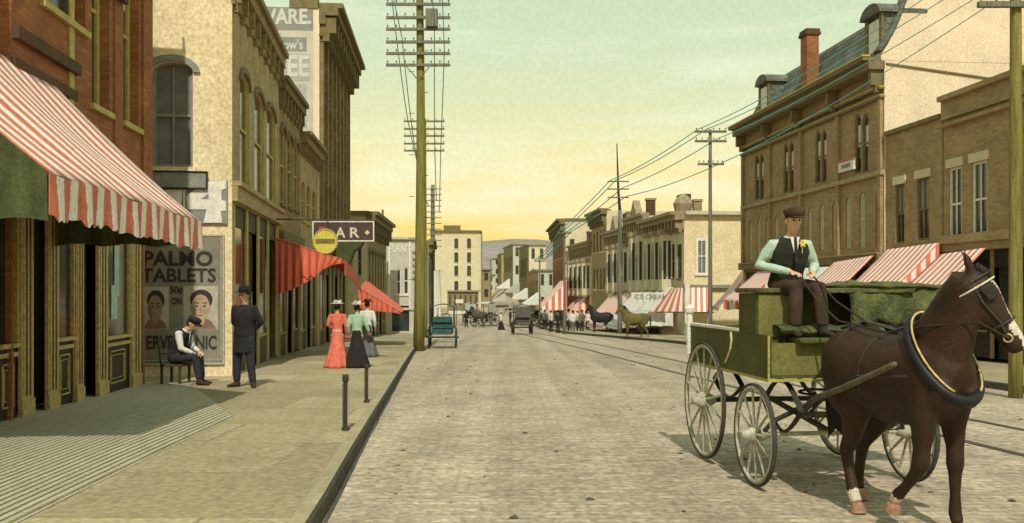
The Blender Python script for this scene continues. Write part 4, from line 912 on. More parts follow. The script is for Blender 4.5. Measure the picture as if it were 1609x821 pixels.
# red awnings
nl = (1, .09)
def redside(label, pts_top, d0, d1, drop, x_in, slope):
    pass
r = thing('red_awning', 'plain red canvas awning with a long curved side curtain beyond the cream shop', 'awning', at(440, 420, 26.5))
# side curtain facing the camera: photo outline at depth 26.5
d = 26.5; tops = [(434,374),(450,378),(470,385),(490,392),(512,400),(530,404),(541,409)]; bots = [(434,461),(450,458),(470,449),(490,438),(506,424),(522,416),(541,413)]
def smp(L, t): k = t*(len(L)-1); i = min(int(k), len(L)-2); f = k-i; return (L[i][0]*(1-f)+L[i+1][0]*f, L[i][1]*(1-f)+L[i+1][1]*f)
def cur(a, c):
    t = smp(tops, a); b = smp(bots, a); p = at(t[0], t[1], d).lerp(at(b[0], b[1], d), c); p.y += .05*math.sin(a*60)*c; return p
MB().grid(cur, 48, 6, lambda a, c: (a*2.0, c)).build('side_curtain', M['redcan'], r, solid=.012)
def slp(a, c):                                   # top cloth running back along the wall
    t = smp(tops, c); p = at(t[0], t[1], d); q = p + Vector((-.09*6.2, 6.2, -.25*c-.45*c*a)); return p.lerp(q, a)
MB().grid(slp, 12, 8, lambda a, c: (a*6, c)).build('canopy', M['redcan'], r, solid=.012, smooth=True)
def vl(a, c):
    p = slp(a, 1); p.z -= .42*c*(1-.3*a); p.x += .01+.02*math.sin(a*50)*c; return p
MB().grid(vl, 60, 2, lambda a, c: (a*6, c)).build('valance', M['redcan'], r, solid=.01)
p0, p1 = slp(0, 1), slp(1, 1); MB().tube([p0, p1], .02, seg=6).tube([at(434, 376, d), p0], .016, seg=6).build('awning_frame', M['iron'], r)
r = thing('red_awning', 'small red awning with pale streaks reaching over the ladies toward the pole', 'awning', at(585, 470, 36)); d = 36.0
T2 = [(563,452),(580,462),(597,471),(614,481),(630,491)]; B2 = [(563,483),(580,487),(597,489),(614,490),(630,493)]
MB().grid(lambda a, c: at(*smp(T2, a), d).lerp(at(*smp(B2, a), d), c)+Vector((0, .04*math.sin(a*40)*c, 0)), 30, 4, lambda a, c: (a*1.7, c)).build('side_curtain', M['redcan'], r, solid=.012)
MB().grid(lambda a, c: at(*smp(T2, c), d).lerp(at(*smp(T2, c), d)+Vector((-.4, 4.5, .35*(1-c))), a), 8, 6, lambda a, c: (a*4, c)).build('canopy', M['redcan'], r, solid=.012)
MB().tube([at(563, 452, d), at(630, 491, d)], .018, seg=6).build('awning_frame', M['iron'], r)
r = thing('green_awning', 'dark green folded awning bundle hanging below the BAR sign', 'awning', at(545, 400, 38.5)); d = 38.5
G = [(530,379),(572,378),(566,388),(556,394),(550,412),(545,421),(530,414),(522,400)]
gb = MB().prism([at(x, y, d) for x, y in G], (0, .5, 0)); gb.build('canvas', M['greencan'], r, bevel=.05)
# poles -----------------------------------------------------------
def pole(label, x, y, z0, z1, r0, r1, arms, armlen, m='pole', extra=None, steps=False, group=None, ins=6, bend=0):
    t = thing('utility_pole', label, 'utility pole', (x, y, z0), 0, group)
    n = 9; pts = [(x+bend*math.sin(k/(n-1)*3.1), y, z0-.2+(z1-z0+.2)*k/(n-1)) for k in range(n)]; rr = [r0+(r1-r0)*k/(n-1) for k in range(n)]
    MB().tube(pts, rr, seg=12).build('shaft', M[m], t, smooth=True)
    for z, L in arms:
        a = MB().box((x-L/2, y-r0-.05, z-.05), (x+L/2, y-r0+.05, z+.05)).build('crossarm', M['polegrey'], t)
        for k in range(ins):
            u = x-L/2+.06+(L-.12)*k/(ins-1)
            MB().tube([(u, y-r0, z+.052), (u, y-r0, z+.11), (u, y-r0, z+.12), (u, y-r0, z+.17)], [.012, .012, .035, .02], seg=6).build('insulator', M['iron'], a)
    if steps:
        for k in range(12): s = 1 if k % 2 else -1; z = z0+2.6+.8*k; MB().tube([(x+s*r0*.8, y-.02, z), (x+s*(r0+.16), y-.02, z)], .012, seg=5).build('step', M['iron'], t)
    return t
base = px2(652, 547, SW); x1_, y1_ = -3.73+.02, 35.0; zz = lambda py, d: EYE+(HZ-py)/F*d
b1 = Vector((sx(658, 35), 35.0, g(35)+SW))
t1 = pole('tall olive wooden pole with six crossarms standing at the left kerb', b1.x, 35, b1.z, 15.5, .22, .12, [(zz(py, 35), 2.45) for py in (9,30,48,68,86,104)], 2.45, steps=True, ins=8, bend=.08)
tb = MB().box((b1.x+.3, 34.55, zz(46, 35)), (b1.x+.75, 34.9, zz(18, 35))).build('transformer_box', M['polegrey'], t1, bevel=.02)
for s in (-1, 1): MB().tube([(b1.x+s*.45, 34.75, zz(104,35)-.05), (b1.x+s*.05, 34.78, zz(125,35))], .02, seg=6).build('brace', M['polegrey'], t1)
x2_ = sx(667, 55); pole('second pole behind the tall olive one with five crossarms', x2_, 55, g(55)+SW, zz(186, 55), .17, .1, [(zz(py, 55), 2.45) for py in (191,203,214,226,237)], 2.45, m='pole')
x3_ = sx(680, 112); pole('distant dark teal pole with a ladder of crossarms right of the tall olive one', x3_, 112, g(112), zz(290, 112), .3, .24, [(zz(297+9*k, 112), 2.2) for k in range(11)], 2.2, m='wire' if 0 else 'polegrey', ins=4)
for i, (px, ya, yb) in enumerate(((684, 430, 525), (691, 428, 530))):
    d = 78; t = thing('white_post', ('left' if i == 0 else 'right')+'most of two tall white awning posts behind the teal cart', 'post', (sx(px, d), d, g(d)))
    MB().tube([(sx(px, d), d, g(d)-.1), (sx(px, d), d, zz(ya, d))], .13, seg=10).build('shaft', M['white'], t); MB().tube([(sx(px, d), d, zz(ya, d)), (sx(px, d), d, zz(ya, d)+.25)], [.13, .18], seg=10).build('cap', M['white'], t)
# right poles
xr, yr = sx(1596, 16.6), 16.6
tn = pole('thick olive pole at the right edge beyond the horse head', xr, yr, g(16.6)+.0, 9.5, .125, .085, [(zz(10, 16.6), 1.5), (7.7, 1.5)], 1.5, m='pole', steps=False)
xa = sx(1116, 42); pa = pole('slender pole with three crossarms in front of the pale corner shop', xa, 42, g(42)+SW, zz(203, 42), .11, .07, [(zz(207,42), 1.45), (zz(222,42), 1.45), (zz(258,42), 1.2)], 1.4, m='polegrey')
xb = sx(974, 60); pb_ = pole('pole with a thin flagstaff top and three short crossarms among the white awnings', xb, 60, g(60)+SW, zz(330, 60), .17, .12, [], 1.4, m='polegrey')
MB().tube([(xb, 60, zz(330, 60)), (xb-.1, 60, zz(300, 60)), (xb-.2, 60, zz(225, 60))], [.11, .08, .03], seg=8).build('staff', M['iron'], pb_)
for py in (285, 297, 310): MB().box((xb-.12-.7, 59.85, zz(py,60)-.04), (xb-.12+.7, 59.93, zz(py,60)+.04)).build('crossarm', M['polegrey'], pb_)
xc = sx(887, 65); pole('thin grey pole standing before the lone striped awning', xc, 65, g(65), zz(361, 65), .1, .07, [(zz(366, 65), 1.0)], 1, m='polegrey', ins=4)
xd = sx(848, 84); pole('thin dark pole at the far bend right of the covered cart', xd, 84, g(84), zz(404, 84), .09, .07, [(zz(410, 84), 1.0)], 1, m='polegrey', ins=4)
xe = sx(771, 150); pole('lone far pole below the hill', xe, 150, g(150), zz(405, 150), .15, .1, [(zz(408, 150), 2)], 1, m='polegrey', ins=4)
# wires
def wirerun(label, P, rad, sag=.35, group='overhead wires'):
    b = MB(); pts = []
    for (a, c), rr in zip(zip(P, P[1:]), [0]*9):
        a, c = Vector(a), Vector(c); n = 14
        for k in range(n+(1 if c == Vector(P[-1]) else 0)):
            t = k/n; p = a.lerp(c, t); p.z -= sag*(a-c).length/25*4*t*(1-t); pts.append(p)
    rads = [max(rad*.5, rad*p.y/30) for p in pts]
    b.tube(pts, rads, seg=5); o = b.build('overhead_wire', M['wire'], origin=Vector(P[0])); tag(o, label, 'wire', group); return o
nms = ['outermost', 'second', 'third', 'innermost']
for k, (u, za, zb2, ze) in enumerate(((-.68, 7.78, 207, 285), (-.25, 7.78, 207, 285), (.3, 7.78, 222, 297), (.66, 7.78, 258, 310))):
    wirerun(nms[k]+' turquoise wire strung along the right side poles, counted from the road', [(xr+2.2+u, -4, 9.4), (xr+u, yr-.12, za), (xa+u*.9, 41.9, zz(zb2, 42)+.1), (xb+u*.8-.1, 59.9, zz(ze, 60)+.08), (xc+u*.6, 64.9, zz(364, 65)), (xd+u*.6, 83.9, zz(408, 84))], .016, .25)
for k, (u, i, lab) in enumerate(((-1.0, 0, 'left outer'), (-.62, 3, 'left inner'), (.62, 2, 'right inner'), (1.0, 4, 'right outer'))):
    ys_ = (9,30,48,68,86)[i]; y2 = (191,203,214,226,237)[i]
    wirerun(lab+' turquoise wire hung along the left row of poles', [(-1.2+u, -2, zz(ys_,35)+1.3), (b1.x+u, 34.8, zz(ys_, 35)+.17), (x2_+u, 54.8, zz(y2, 55)+.17), (x3_+u*.8, 111.7, zz(297+9*i, 112)+.1)], .016, .3)
# hitching posts
for i, (px, yb, yt, w, lab) in enumerate(((543, 676, 588, .042, 'nearer iron hitching post with round cap by the left kerb'), (576, 632, 572, .038, 'farther iron hitching post behind the nearer one, below the lady in black skirt'))):
    p = px2(px, yb, SW); h = (yb-yt)/F*p.y
    t = thing('hitching_post', lab, 'post', p, 0, 'hitching posts on the left pavement')
    MB().tube([(0,0,-.05),(0,0,.04),(0,0,.05),(0,0,h*.85),(0,0,h*.86)], [w*1.15,w*1.15,w*.72,w*.66,w*.6], seg=14).build('shaft', M['iron'], t, local=True, smooth=False)
    MB().tube([(0,0,h*.86),(0,0,h*.88),(0,0,h*.96),(0,0,h)], [w*.7, w*.95, w*.95, w*.85], seg=14).build('cap', M['iron'], t, local=True)
    for e in (-.015, .015): MB().tube([(e*2, -w*.66, .06), (e*2, -w*.62, h*.84)], .006, seg=5).build('strap', M['polegrey'], t, local=True)
# ================================================================== PEOPLE
def cmat(n, c, c2=None, **k):
    kw = dict(scale=9, bump=.25, famt=.12, rough=.95, fine=60); kw.update(k); return mat(n, c, c2, **kw)
CL = dict(black=cmat('black cloth', (.028,.026,.028), (.015,.014,.015)), navy=cmat('dark navy cloth', (.035,.038,.05), (.02,.022,.03)), white=cmat('white cotton', (.72,.70,.66), (.55,.54,.52)),
  mint=cmat('pale mint shirt cotton', (.46,.60,.50), (.34,.47,.40)), brown=cmat('dark brown wool', (.075,.045,.03), (.04,.028,.02)), vest=cmat('black green wool', (.03,.033,.022), (.018,.02,.014)),
  red=cmat('coral red cotton', (.72,.20,.13), (.55,.12,.08)), green=cmat('mint green cotton', (.36,.56,.38), (.26,.42,.29)), hair=mat('dark hair', (.035,.025,.018), (.02,.014,.01), scale=30, bump=.4),
  straw=cmat('pale straw', (.66,.64,.50), (.46,.45,.36)), olive=cmat('olive felt', (.16,.15,.05), (.09,.085,.03)), paleblue=cmat('pale grey blue felt', (.32,.38,.42), (.22,.27,.30)), grey=cmat('grey cloth', (.16,.16,.15), (.1,.1,.095)), leather=cmat('worn leather', (.05,.035,.025), (.03,.022,.016)))
HP = [(-.118,.02,.02,.03),(-.108,.035,.04,.028),(-.085,.052,.062,.012),(-.045,.066,.078,.004),(0,.074,.09,0),(.045,.077,.096,-.004),(.08,.07,.086,-.006),(.108,.048,.06,-.006),(.122,.018,.02,-.006)]
def head(b, c, fd, tilt=0):
    """head centred at c facing direction fd (horizontal unit), tilt forward radians"""
    c = Vector(c); fd = Vector(fd).normalized(); lat = Vector((-fd.y, fd.x, 0)); up = (Vector((0,0,1))*math.cos(tilt)+fd*math.sin(tilt)); fw = lat.cross(up)*-1
    if fw.dot(fd) < 0: fw = -fw
    b.tube([c+up*z+fw*o for z, rl, rf, o in HP], [(rl, rf) for z, rl, rf, o in HP], side=lat, seg=14)
    b.tube([c+up*.035+fw*.085, c+up*.0+fw*.10, c-up*.022+fw*.115, c-up*.034+fw*.095], [.008,.012,.017,.010], seg=7)       # nose
    b.tube([c-up*.062-lat*.022+fw*.083, c-up*.06+fw*.09, c-up*.062+lat*.022+fw*.083], [.006,.009,.006], seg=6)              # lips
    b.tube([c+up*.046-lat*.042+fw*.078, c+up*.05+fw*.088, c+up*.046+lat*.042+fw*.078], [.008,.01,.008], seg=6)              # brow
    for s in (-1, 1): b.tube([c+lat*s*.074+up*.02-fw*.005, c+lat*s*.083+up*.005-fw*.012, c+lat*s*.074-up*.03], [.012,.018,.01], seg=6)
    return lat, up, fw
def hand(b, w, fdir, pdir, sc=1, curl=.6):
    """wrist w, finger direction, palm-facing direction; palm, five bent fingers"""
    w = Vector(w); f = Vector(fdir).normalized(); p = Vector(pdir); p = (p - f*p.dot(f)).normalized(); s = f.cross(p)
    b.tube([w-f*.02, w+f*.03*sc, w+f*.085*sc], [(.026*sc,.02*sc),(.038*sc,.017*sc),(.04*sc,.014*sc)], side=s, seg=8)
    for k, (o, L) in enumerate(((-.03,.062),(-.01,.075),(.01,.072),(.03,.056))):
        a = w+f*.08*sc+s*o*sc; c1 = a+(f*math.cos(curl*.5)+p*math.sin(curl*.5))*L*.45*sc; c2 = c1+(f*math.cos(curl*1.6)+p*math.sin(curl*1.6))*L*.35*sc; c3 = c2+(f*math.cos(curl*2.5)+p*math.sin(curl*2.5))*L*.25*sc
        b.tube([a-f*.02*sc, a, c1, c2, c3], [.0095*sc,.0095*sc,.009*sc,.008*sc,.006*sc], seg=6)
    a = w+f*.02*sc-s*.032*sc; b.tube([a, a-s*.025*sc+f*.025*sc+p*.008, a-s*.022*sc+f*.055*sc+p*.025*sc], [.013*sc,.011*sc,.008*sc], seg=6)
def person(label, loc, rz, J, sc=1.0, vox=.017, shirt='white', vest=None, trousers='black', skirt=None, hat=None, shoes='leather', hair='hair', group=None, tilt=0, hd=(1,0,0), coat=None, build=1.0, cat='person', scuffle=True, cuff=.86):
    o = thing('person', label, cat, loc, rz, group, sc)
    V = {k: Vector(v) for k, v in J.items()}; w = build
    b = MB(); pel, ch, nk, hc = V['pelvis'], V['chest'], V['neck'], V['head']
    fw0 = Vector((1, 0, 0)); lat0 = Vector((0, 1, 0))
    def torso(b, e=0, lo=-.1):
        b.tube([pel+(pel-ch).normalized()*.1, pel, pel.lerp(ch, .4), pel.lerp(ch, .75), ch, ch.lerp(nk, .5), nk-(nk-ch)*.12],
           [(.11+e,.09+e),(.165*w+e,.12*w+e),(.14*w+e,.105*w+e),(.165*w+e,.12*w+e),(.18*w+e,.12*w+e),(.15*w+e,.10*w+e),(.07+e,.065+e)], side=lat0, seg=16)
    torso(b, -.008)
    b.tube([ch, nk, hc-Vector((0,0,.06))], [(.07,.07),(.055,.055),(.05,.055)], side=lat0, seg=12)
    lat, up, fw = head(b, hc, hd, tilt)
    for s in ('L', 'R'):
        sh, el, ha = V['sh'+s], V['el'+s], V['ha'+s]
        b.tube([sh, sh.lerp(el, .5), el, el.lerp(ha, .45), ha], [.048,.043,.038,.036,.025], seg=10)
        fd = V.get('fd'+s, (ha-el).normalized()); hand(b, ha, fd, V.get('pd'+s, Vector((0,0,-1)) if abs(fd.z) < .8 else Vector((1,0,0))))
        hp, kn, an = V['hip'+s], V['kn'+s], V['an'+s]
        b.tube([hp, hp.lerp(kn, .5), kn, kn.lerp(an, .35), an], [.085,.07,.052,.05,.035], seg=10)
        toe = V['toe'+s]; b.tube([an, an.lerp(toe, .3)-Vector((0,0,.03)), toe], [(.035,.035),(.035,.03),(.03,.02)], seg=8)
    body = b.build('body', M['skin'], o, local=True)
    body2 = organic('body', MBfrom(body), min(vox, .013) if vox < .02 else vox, M['skin'], o, 3); bpy.data.objects.remove(body)
    for s in (-1, 1):
        e = hc + lat*s*.031 + up*.018 + fw*.083; q = MB(); q.tube([e-fw*.008, e, e+fw*.004, e+fw*.007], [.004,.012,.010,.003], seg=8); q.build('eye', M['dark'], body2, local=True)
    top = coat or shirt
    b = MB(); torso(b, .012 if not coat else .022)
    b.tube([ch.lerp(nk,.6), nk+(nk-ch)*.0], [(.075,.07),(.06,.06)], side=lat0, seg=12)
    for s in ('L', 'R'):
        sh, el, ha = V['sh'+s], V['el'+s], V['ha'+s]; e = el.lerp(ha, cuff)
        b.tube([ch.lerp(sh, .55)+Vector((0,0,.02)), sh, sh.lerp(el, .5), el, el.lerp(ha, .45), e], [.07,.066*w,.066,.058,.05,.036], seg=12)
    if coat: b.tube([pel+Vector((0,0,.1)), pel-Vector((0,0,.12)), pel-Vector((0,0,.32))], [(.17,.13),(.19,.15),(.21,.17)], side=lat0, seg=16)
    organic('coat' if coat else 'shirt', b, vox, CL[top], o, 5)
    if vest:
        b = MB(); torso(b, .024); q = organic('vest', b, vox, CL[vest], o, 5)
        # open neck: show shirt through a wedge of lighter cloth and tie
        n_ = nk-Vector((0,0,.02)); f_ = ch+fw0*.16
        MB().prism([n_+fw0*.085+lat0*.05, n_+fw0*.085-lat0*.05, f_+Vector((0,0,-.10))], (.012, 0, 0)).build('shirt_front', CL['white'], o, local=True)
        MB().prism([n_+fw0*.10+lat0*.012, n_+fw0*.10-lat0*.012, f_+Vector((.012,-.018,-.1)), f_+Vector((.012,.0,-.15)), f_+Vector((.012,.018,-.1))], (.012, 0, 0)).build('tie', CL['black'], o, local=True)
    if skirt:
        b = MB(); hgt = pel.z; n = 40
        def sk(a, c):
            w_ = 2*math.pi*a; z = hgt+.06-(hgt+.04)*c; r_ = .125+.03*math.sin(c*1.6)+.19*c**1.6; r_ *= 1+.09*c*math.sin(w_*9+2*c); return (pel.x-.03*c+math.cos(w_)*r_*.95-.05*c*(math.cos(w_)<0), pel.y+math.sin(w_)*r_, z)
        b.grid(sk, n, 12); b.build('skirt', CL[skirt], o, local=True, smooth=True, solid=.008)
        MB().ring(pel+Vector((0,0,.06)), .118, (.012, .025), (0,0,1), 24, 6).build('belt', CL['white' if skirt != 'black' else 'black'], o, local=True)
    else:
        b = MB(); b.tube([pel+(ch-pel).normalized()*.06, pel, pel-Vector((0,0,.05))], [(.15*w,.11*w),(.172*w,.13*w),(.13,.11)], side=lat0, seg=14)
        for s in ('L', 'R'):
            hp, kn, an = V['hip'+s], V['kn'+s], V['an'+s]; b.tube([pel.lerp(hp, .6), hp, hp.lerp(kn, .5), kn, kn.lerp(an, .4), an+(kn-an).normalized()*.03], [.09,.105,.095,.078,.072,.065], seg=12)
        organic('trousers', b, vox, CL[trousers], o, 4)
    for s in ('L', 'R'):
        an, toe = V['an'+s], V['toe'+s]; d = (toe-an); d.z = 0; d.normalize()
        b = MB(); b.tube([an+Vector((0,0,.05)), an, an+Vector((0,0,-.05))], [.05,.052,.05], seg=10); z = toe.z; p0 = Vector((an.x, an.y, z)); 
        b.tube([p0-d*.06+Vector((0,0,.02)), p0+Vector((0,0,.025)), p0.lerp(toe, .6)+Vector((0,0,.015)), toe+d*.02], [(.04,.04),(.045,.045),(.046,.035),(.03,.02)], side=d.cross(Vector((0,0,1))), seg=10)
        organic('shoe', b, min(vox, .015), CL[shoes], o, 3)
    b = MB(); q = hc-fw*.018+up*.022; b.tube([q-up*.07, q-up*.03, q+up*.03, q+up*.08, q+up*.11], [(.07,.07),(.08,.09),(.082,.098),(.066,.08),(.02,.03)], side=lat, seg=12)
    if skirt: b.tube([q-up*.02-fw*.10, q+up*.05-fw*.11, q+up*.10-fw*.06], [.04,.055,.04], seg=8)
    for v in b.v:                                   # keep the hairline behind the face
        k = (v-hc).dot(fw); 
        if k > .045: v -= fw*(k-.045)
    b.build('hair', CL[hair], o, local=True, smooth=True)
    ht = hc+up*.07
    if hat:
        kind, mm = hat; b = MB()
        if kind == 'cap':
            b.tube([ht-up*.02, ht+up*.03+fw*.005, ht+up*.055+fw*.01, ht+up*.07], [(.088,.105),(.112,.125),(.105,.12),(.04,.05)], side=lat, seg=16)
            b.prism([ht+fw*.07+lat*.07-up*.012, ht+fw*.16+lat*.045-up*.025, ht+fw*.175-up*.028, ht+fw*.16-lat*.045-up*.025, ht+fw*.07-lat*.07-up*.012], up*.012)
        elif kind == 'brim':
            b.tube([ht-up*.005, ht+up*.01], [(.17,.19),(.165,.185)], side=lat, seg=20); b.tube([ht+up*.01, ht+up*.10, ht+up*.125], [(.088,.105),(.082,.10),(.05,.07)], side=lat, seg=16)
        elif kind == 'helmet':
            b.tube([ht-up*.03, ht-up*.015], [(.13,.16),(.10,.12)], side=lat, seg=18); b.tube([ht-up*.015, ht+up*.07, ht+up*.15, ht+up*.19, ht+up*.23], [(.10,.12),(.097,.115),(.07,.085),(.03,.03),(.012,.012)], side=lat, seg=18)
        elif kind == 'lady':
            b.tube([ht+up*.03-fw*.02, ht+up*.045-fw*.02, ht+up*.06-fw*.02], [(.15,.16),(.185,.19),(.13,.13)], side=lat, seg=20)
            for k in range(9): w_ = k*.7; c = ht+up*(.085+.02*math.sin(k*2))+lat*.075*math.cos(w_)+fw*(.075*math.sin(w_)-.02); b.tube([c-up*.035, c, c+up*.035], [.02,.045,.015], seg=7)
        b.build('hat', CL[mm], o, local=True, smooth=True)
    return o
def MBfrom(o):
    b = MB(); b.v = [v.co.copy() for v in o.data.vertices]; b.f = [tuple(p.vertices) for p in o.data.polygons]; return b
def stand(**k):
    J = dict(pelvis=(0,0,.93), chest=(.01,0,1.3), neck=(0,0,1.47), head=(.02,0,1.61), shL=(0,.185,1.40), shR=(0,-.185,1.40), elL=(-.02,.24,1.12), elR=(-.02,-.24,1.12), haL=(.08,.23,.87), haR=(.08,-.23,.87),
      hipL=(0,.09,.90), hipR=(0,-.09,.90), knL=(.03,.10,.49), knR=(.03,-.10,.49), anL=(-.01,.11,.08), anR=(-.01,-.11,.08), toeL=(.17,.15,.025), toeR=(.17,-.15,.025)); J.update(k); return J
# standing man with helmet on the left pavement
p = px2(384, 608, SW)
person('man in dark coat and dark brimmed hat standing with hands behind his back', p, R(-105), stand(elL=(-.10,.27,1.14), elR=(-.10,-.27,1.14), haL=(-.17,.05,.98), haR=(-.17,-.05,.94), hipL=(0,.10,.9), hipR=(0,-.10,.9), knL=(.02,.13,.49), knR=(.02,-.13,.49), anL=(0,.17,.08), anR=(0,-.15,.08), toeL=(.14,.28,.025), toeR=(.14,-.24,.025)),
   sc=1.07, coat='black', trousers='navy', hat=('brim', 'black'), build=1.12)
# man seated by the poster
p = px2(300, 604, SW)
ch_loc = Vector((sx(284, p.y), p.y, p.z)); rzs = R(-8)
sit = dict(pelvis=(-.22,0,.50), chest=(-.12,0,.86), neck=(-.0,0,1.02), head=(.10,0,1.12), shL=(-.07,.18,.96), shR=(-.07,-.18,.96), elL=(.0,.22,.68), elR=(-.0,-.22,.68), haL=(.20,.10,.60), haR=(.20,-.08,.58),
   hipL=(-.2,.09,.50), hipR=(-.2,-.09,.50), knL=(.20,.12,.50), knR=(.22,-.10,.52), anL=(.22,.13,.09), anR=(.30,-.10,.09), toeL=(.40,.15,.025), toeR=(.48,-.12,.025))
person('seated man in white shirt, black vest and cap bending over his hands before the poster', ch_loc+Vector((.12,0,0)), rzs, sit, sc=1.06, shirt='white', vest='black', trousers='navy', hat=('cap', 'black'), tilt=.55)
t = thing('wooden_chair', 'dark wooden chair under the seated man by the poster wall', 'chair', ch_loc+Vector((.12,0,0)), rzs)
MB().box((-.45,-.22,.37),(.0,.22,.41)).build('seat', M['bark'], t, local=True, bevel=.01)
for x, y in ((-.42,-.19),(-.42,.19),(-.05,-.19),(-.05,.19)): MB().box((x-.02,y-.02,0),(x+.02,y+.02,.368)).build('leg', M['bark'], t, local=True)
bk = MB().tube([(-.43,-.2,.41),(-.5,-.2,.88)], .018, seg=6).tube([(-.43,.2,.41),(-.5,.2,.88)], .018, seg=6)
for z in (.6,.74,.86): bk.tube([(-.455-(z-.5)*.12,-.2,z),(-.455-(z-.5)*.12,.2,z)], .014, seg=6)
bk.build('backrest', M['bark'], t, local=True)
b_ = thing('paper_box', 'small pale box lying at the foot of the poster left of the seated man', 'box', px2(246, 586, SW)+Vector((0,.4,0)))
MB().box((-.14,-.1,.0),(.14,.1,.24)).build('carton', M['cream'], b_, local=True, bevel=.008); MB().box((-.145,-.105,.241),(.145,.105,.262)).build('lid', M['gold'], b_, local=True)
# ladies
wk = dict(anL=(.12,.1,.08), toeL=(.28,.11,.03), anR=(-.12,-.1,.1), toeR=(.02,-.11,.04))
p = px2(530, 577, SW)
person('lady in a long coral red dress and pale flowered hat walking away on the left', p, R(93), stand(elL=(.02,.25,1.14), haL=(.16,.12,1.02), **wk), sc=.93, shirt='red', skirt='red', hat=('lady', 'straw'), build=.86, vox=.018)
p = px2(561, 577, SW)
person('lady in mint blouse, black skirt and pale hat walking beside the red dress', p, R(88), stand(elR=(-.02,-.27,1.14), haR=(.02,-.33,.93), **wk), sc=.92, shirt='green', skirt='black', hat=('lady', 'straw'), build=.86, vox=.018)
p = px2(577, 560, SW)
person('third lady in white blouse and dark skirt mostly behind the mint blouse', p, R(85), stand(**wk), sc=.98, shirt='white', skirt='grey', hat=('lady', 'black'), build=.86, vox=.022)
r = thing('hand_bag', 'small dark bag carried at the side of the lady in black skirt', 'bag', px2(575, 577, SW)+Vector((.08,.0,.62)))
MB().box((-.03,-.14,0),(.05,.14,.2)).build('pouch', CL['leather'], r, local=True, bevel=.02); MB().ring((.01,0,.22), .08, (.008,.008), (1,0,0), 16, 5).build('handle', CL['leather'], r, local=True)
# ================================================================== WAGON AND HORSE
M['wg'] = mat('olive green wagon paint', (.085,.10,.022), (.05,.062,.016), scale=4, bump=.2, rough=.55); M['wgl'] = mat('lighter olive wagon panel', (.18,.17,.05), (.12,.115,.035), scale=5, bump=.2, rough=.6)
M['wgy'] = mat('yellow coach line', (.42,.38,.10), (.3,.27,.07), scale=9); M['wheelp'] = mat('dusty cream wheel paint', (.50,.49,.38), (.28,.27,.2), scale=11, bump=.3); M['tyre'] = mat('dark steel tyre', (.07,.07,.055), (.035,.035,.03), scale=14, bump=.3)
M['blanket'] = mat('rumpled green canvas', (.14,.15,.045), (.03,.045,.02), scale=5, bump=.9, detail=12); M['shaftw'] = mat('worn shaft wood', (.14,.12,.075), (.08,.07,.045), scale=9, bump=.4)
def wheel(par, c, r, ns, pm='wheelp', tm='tyre', thin=1.0, ax=(0,1,0), local=True):
    c = Vector(c); A = Vector(ax); s = MB(); x_ = A.orthogonal().normalized(); z_ = A.cross(x_)
    for k in range(ns):
        w = 2*math.pi*(k+.3)/ns; d = x_*math.cos(w)+z_*math.sin(w); s.tube([c+d*.06*r/.5, c+d*r*.5, c+d*(r-.05)], [.017*thin,.013*thin,.012*thin], seg=6)
    w_ = s.build('wheel', M[pm], par, local=local)
    MB().ring(c, r-.04, (.024*thin, .022*thin), ax, 40, 8).build('rim', M[pm], w_, local=local, smooth=True)
    MB().ring(c, r-.008, (.009*thin, .024*thin), ax, 40, 6).build('tyre', M[tm], w_, local=local, smooth=True)
    MB().tube([c-A*.13, c-A*.11, c-A*.04, c+A*.04, c+A*.11, c+A*.13], [.035,.045,.07*r/.5,.07*r/.5,.045,.035], seg=14).build('hub', M[pm], w_, local=local, smooth=True)
    return w_
hw = R(7); WL = Vector((3.03, 8.6, 0)); W = thing('delivery_wagon', 'olive green open delivery wagon with cream spoked wheels drawn by the brown horse', 'wagon', WL, -(math.pi/2-hw))
rF, rR, WB = .48, .63, 1.42
for s in (-1, 1): wheel(W, (0, .77*s, rF), rF, 12); wheel(W, (-WB, .77*s, rR), rR, 14)
L_ = dict(local=True)
MB().tube([(0,-.74,rF),(0,.74,rF)], .022, seg=8).build('axle', M['wheelp'], W, **L_); MB().tube([(-WB,-.74,rR),(-WB,.74,rR)], .028, seg=8).build('axle', M['iron'], W, **L_)
b = MB(); 
for x, z in ((0, rF), (-WB, rR)):
    for s in (-1, 1):
        zc = (z+1.02)/2; h = (1.0-z)/2-.02
        q = MB(); n = 10
        for sg_ in (-1, 1): q.tube([(x-.42+.84*k/n, s*.5, zc+sg_*h*math.sin(math.pi*k/n)) for k in range(n+1)], [(.03,.012)]*(n+1), side=(0,1,0), seg=6)
        q.build('leaf_spring', M['iron'], W, **L_)
MB().tube([(0,0,rF),(-WB,0,rR)], .03, seg=8).build('reach_pole', M['shaftw'], W, **L_)
MB().ring((0,0,.86), .3, (.018,.012), (0,0,1), 24, 6).build('turning_ring', M['iron'], W, **L_)
for s in (-1, 1): MB().tube([(.02,.7*s,rF+.02),(.1,.62*s,.62),(.22,.45*s,.74),(.3,.3*s,.80),(.05,.2*s,.86)], [.02,.022,.024,.022,.02], seg=8).build('drop_bracket', M['iron'], W, **L_)
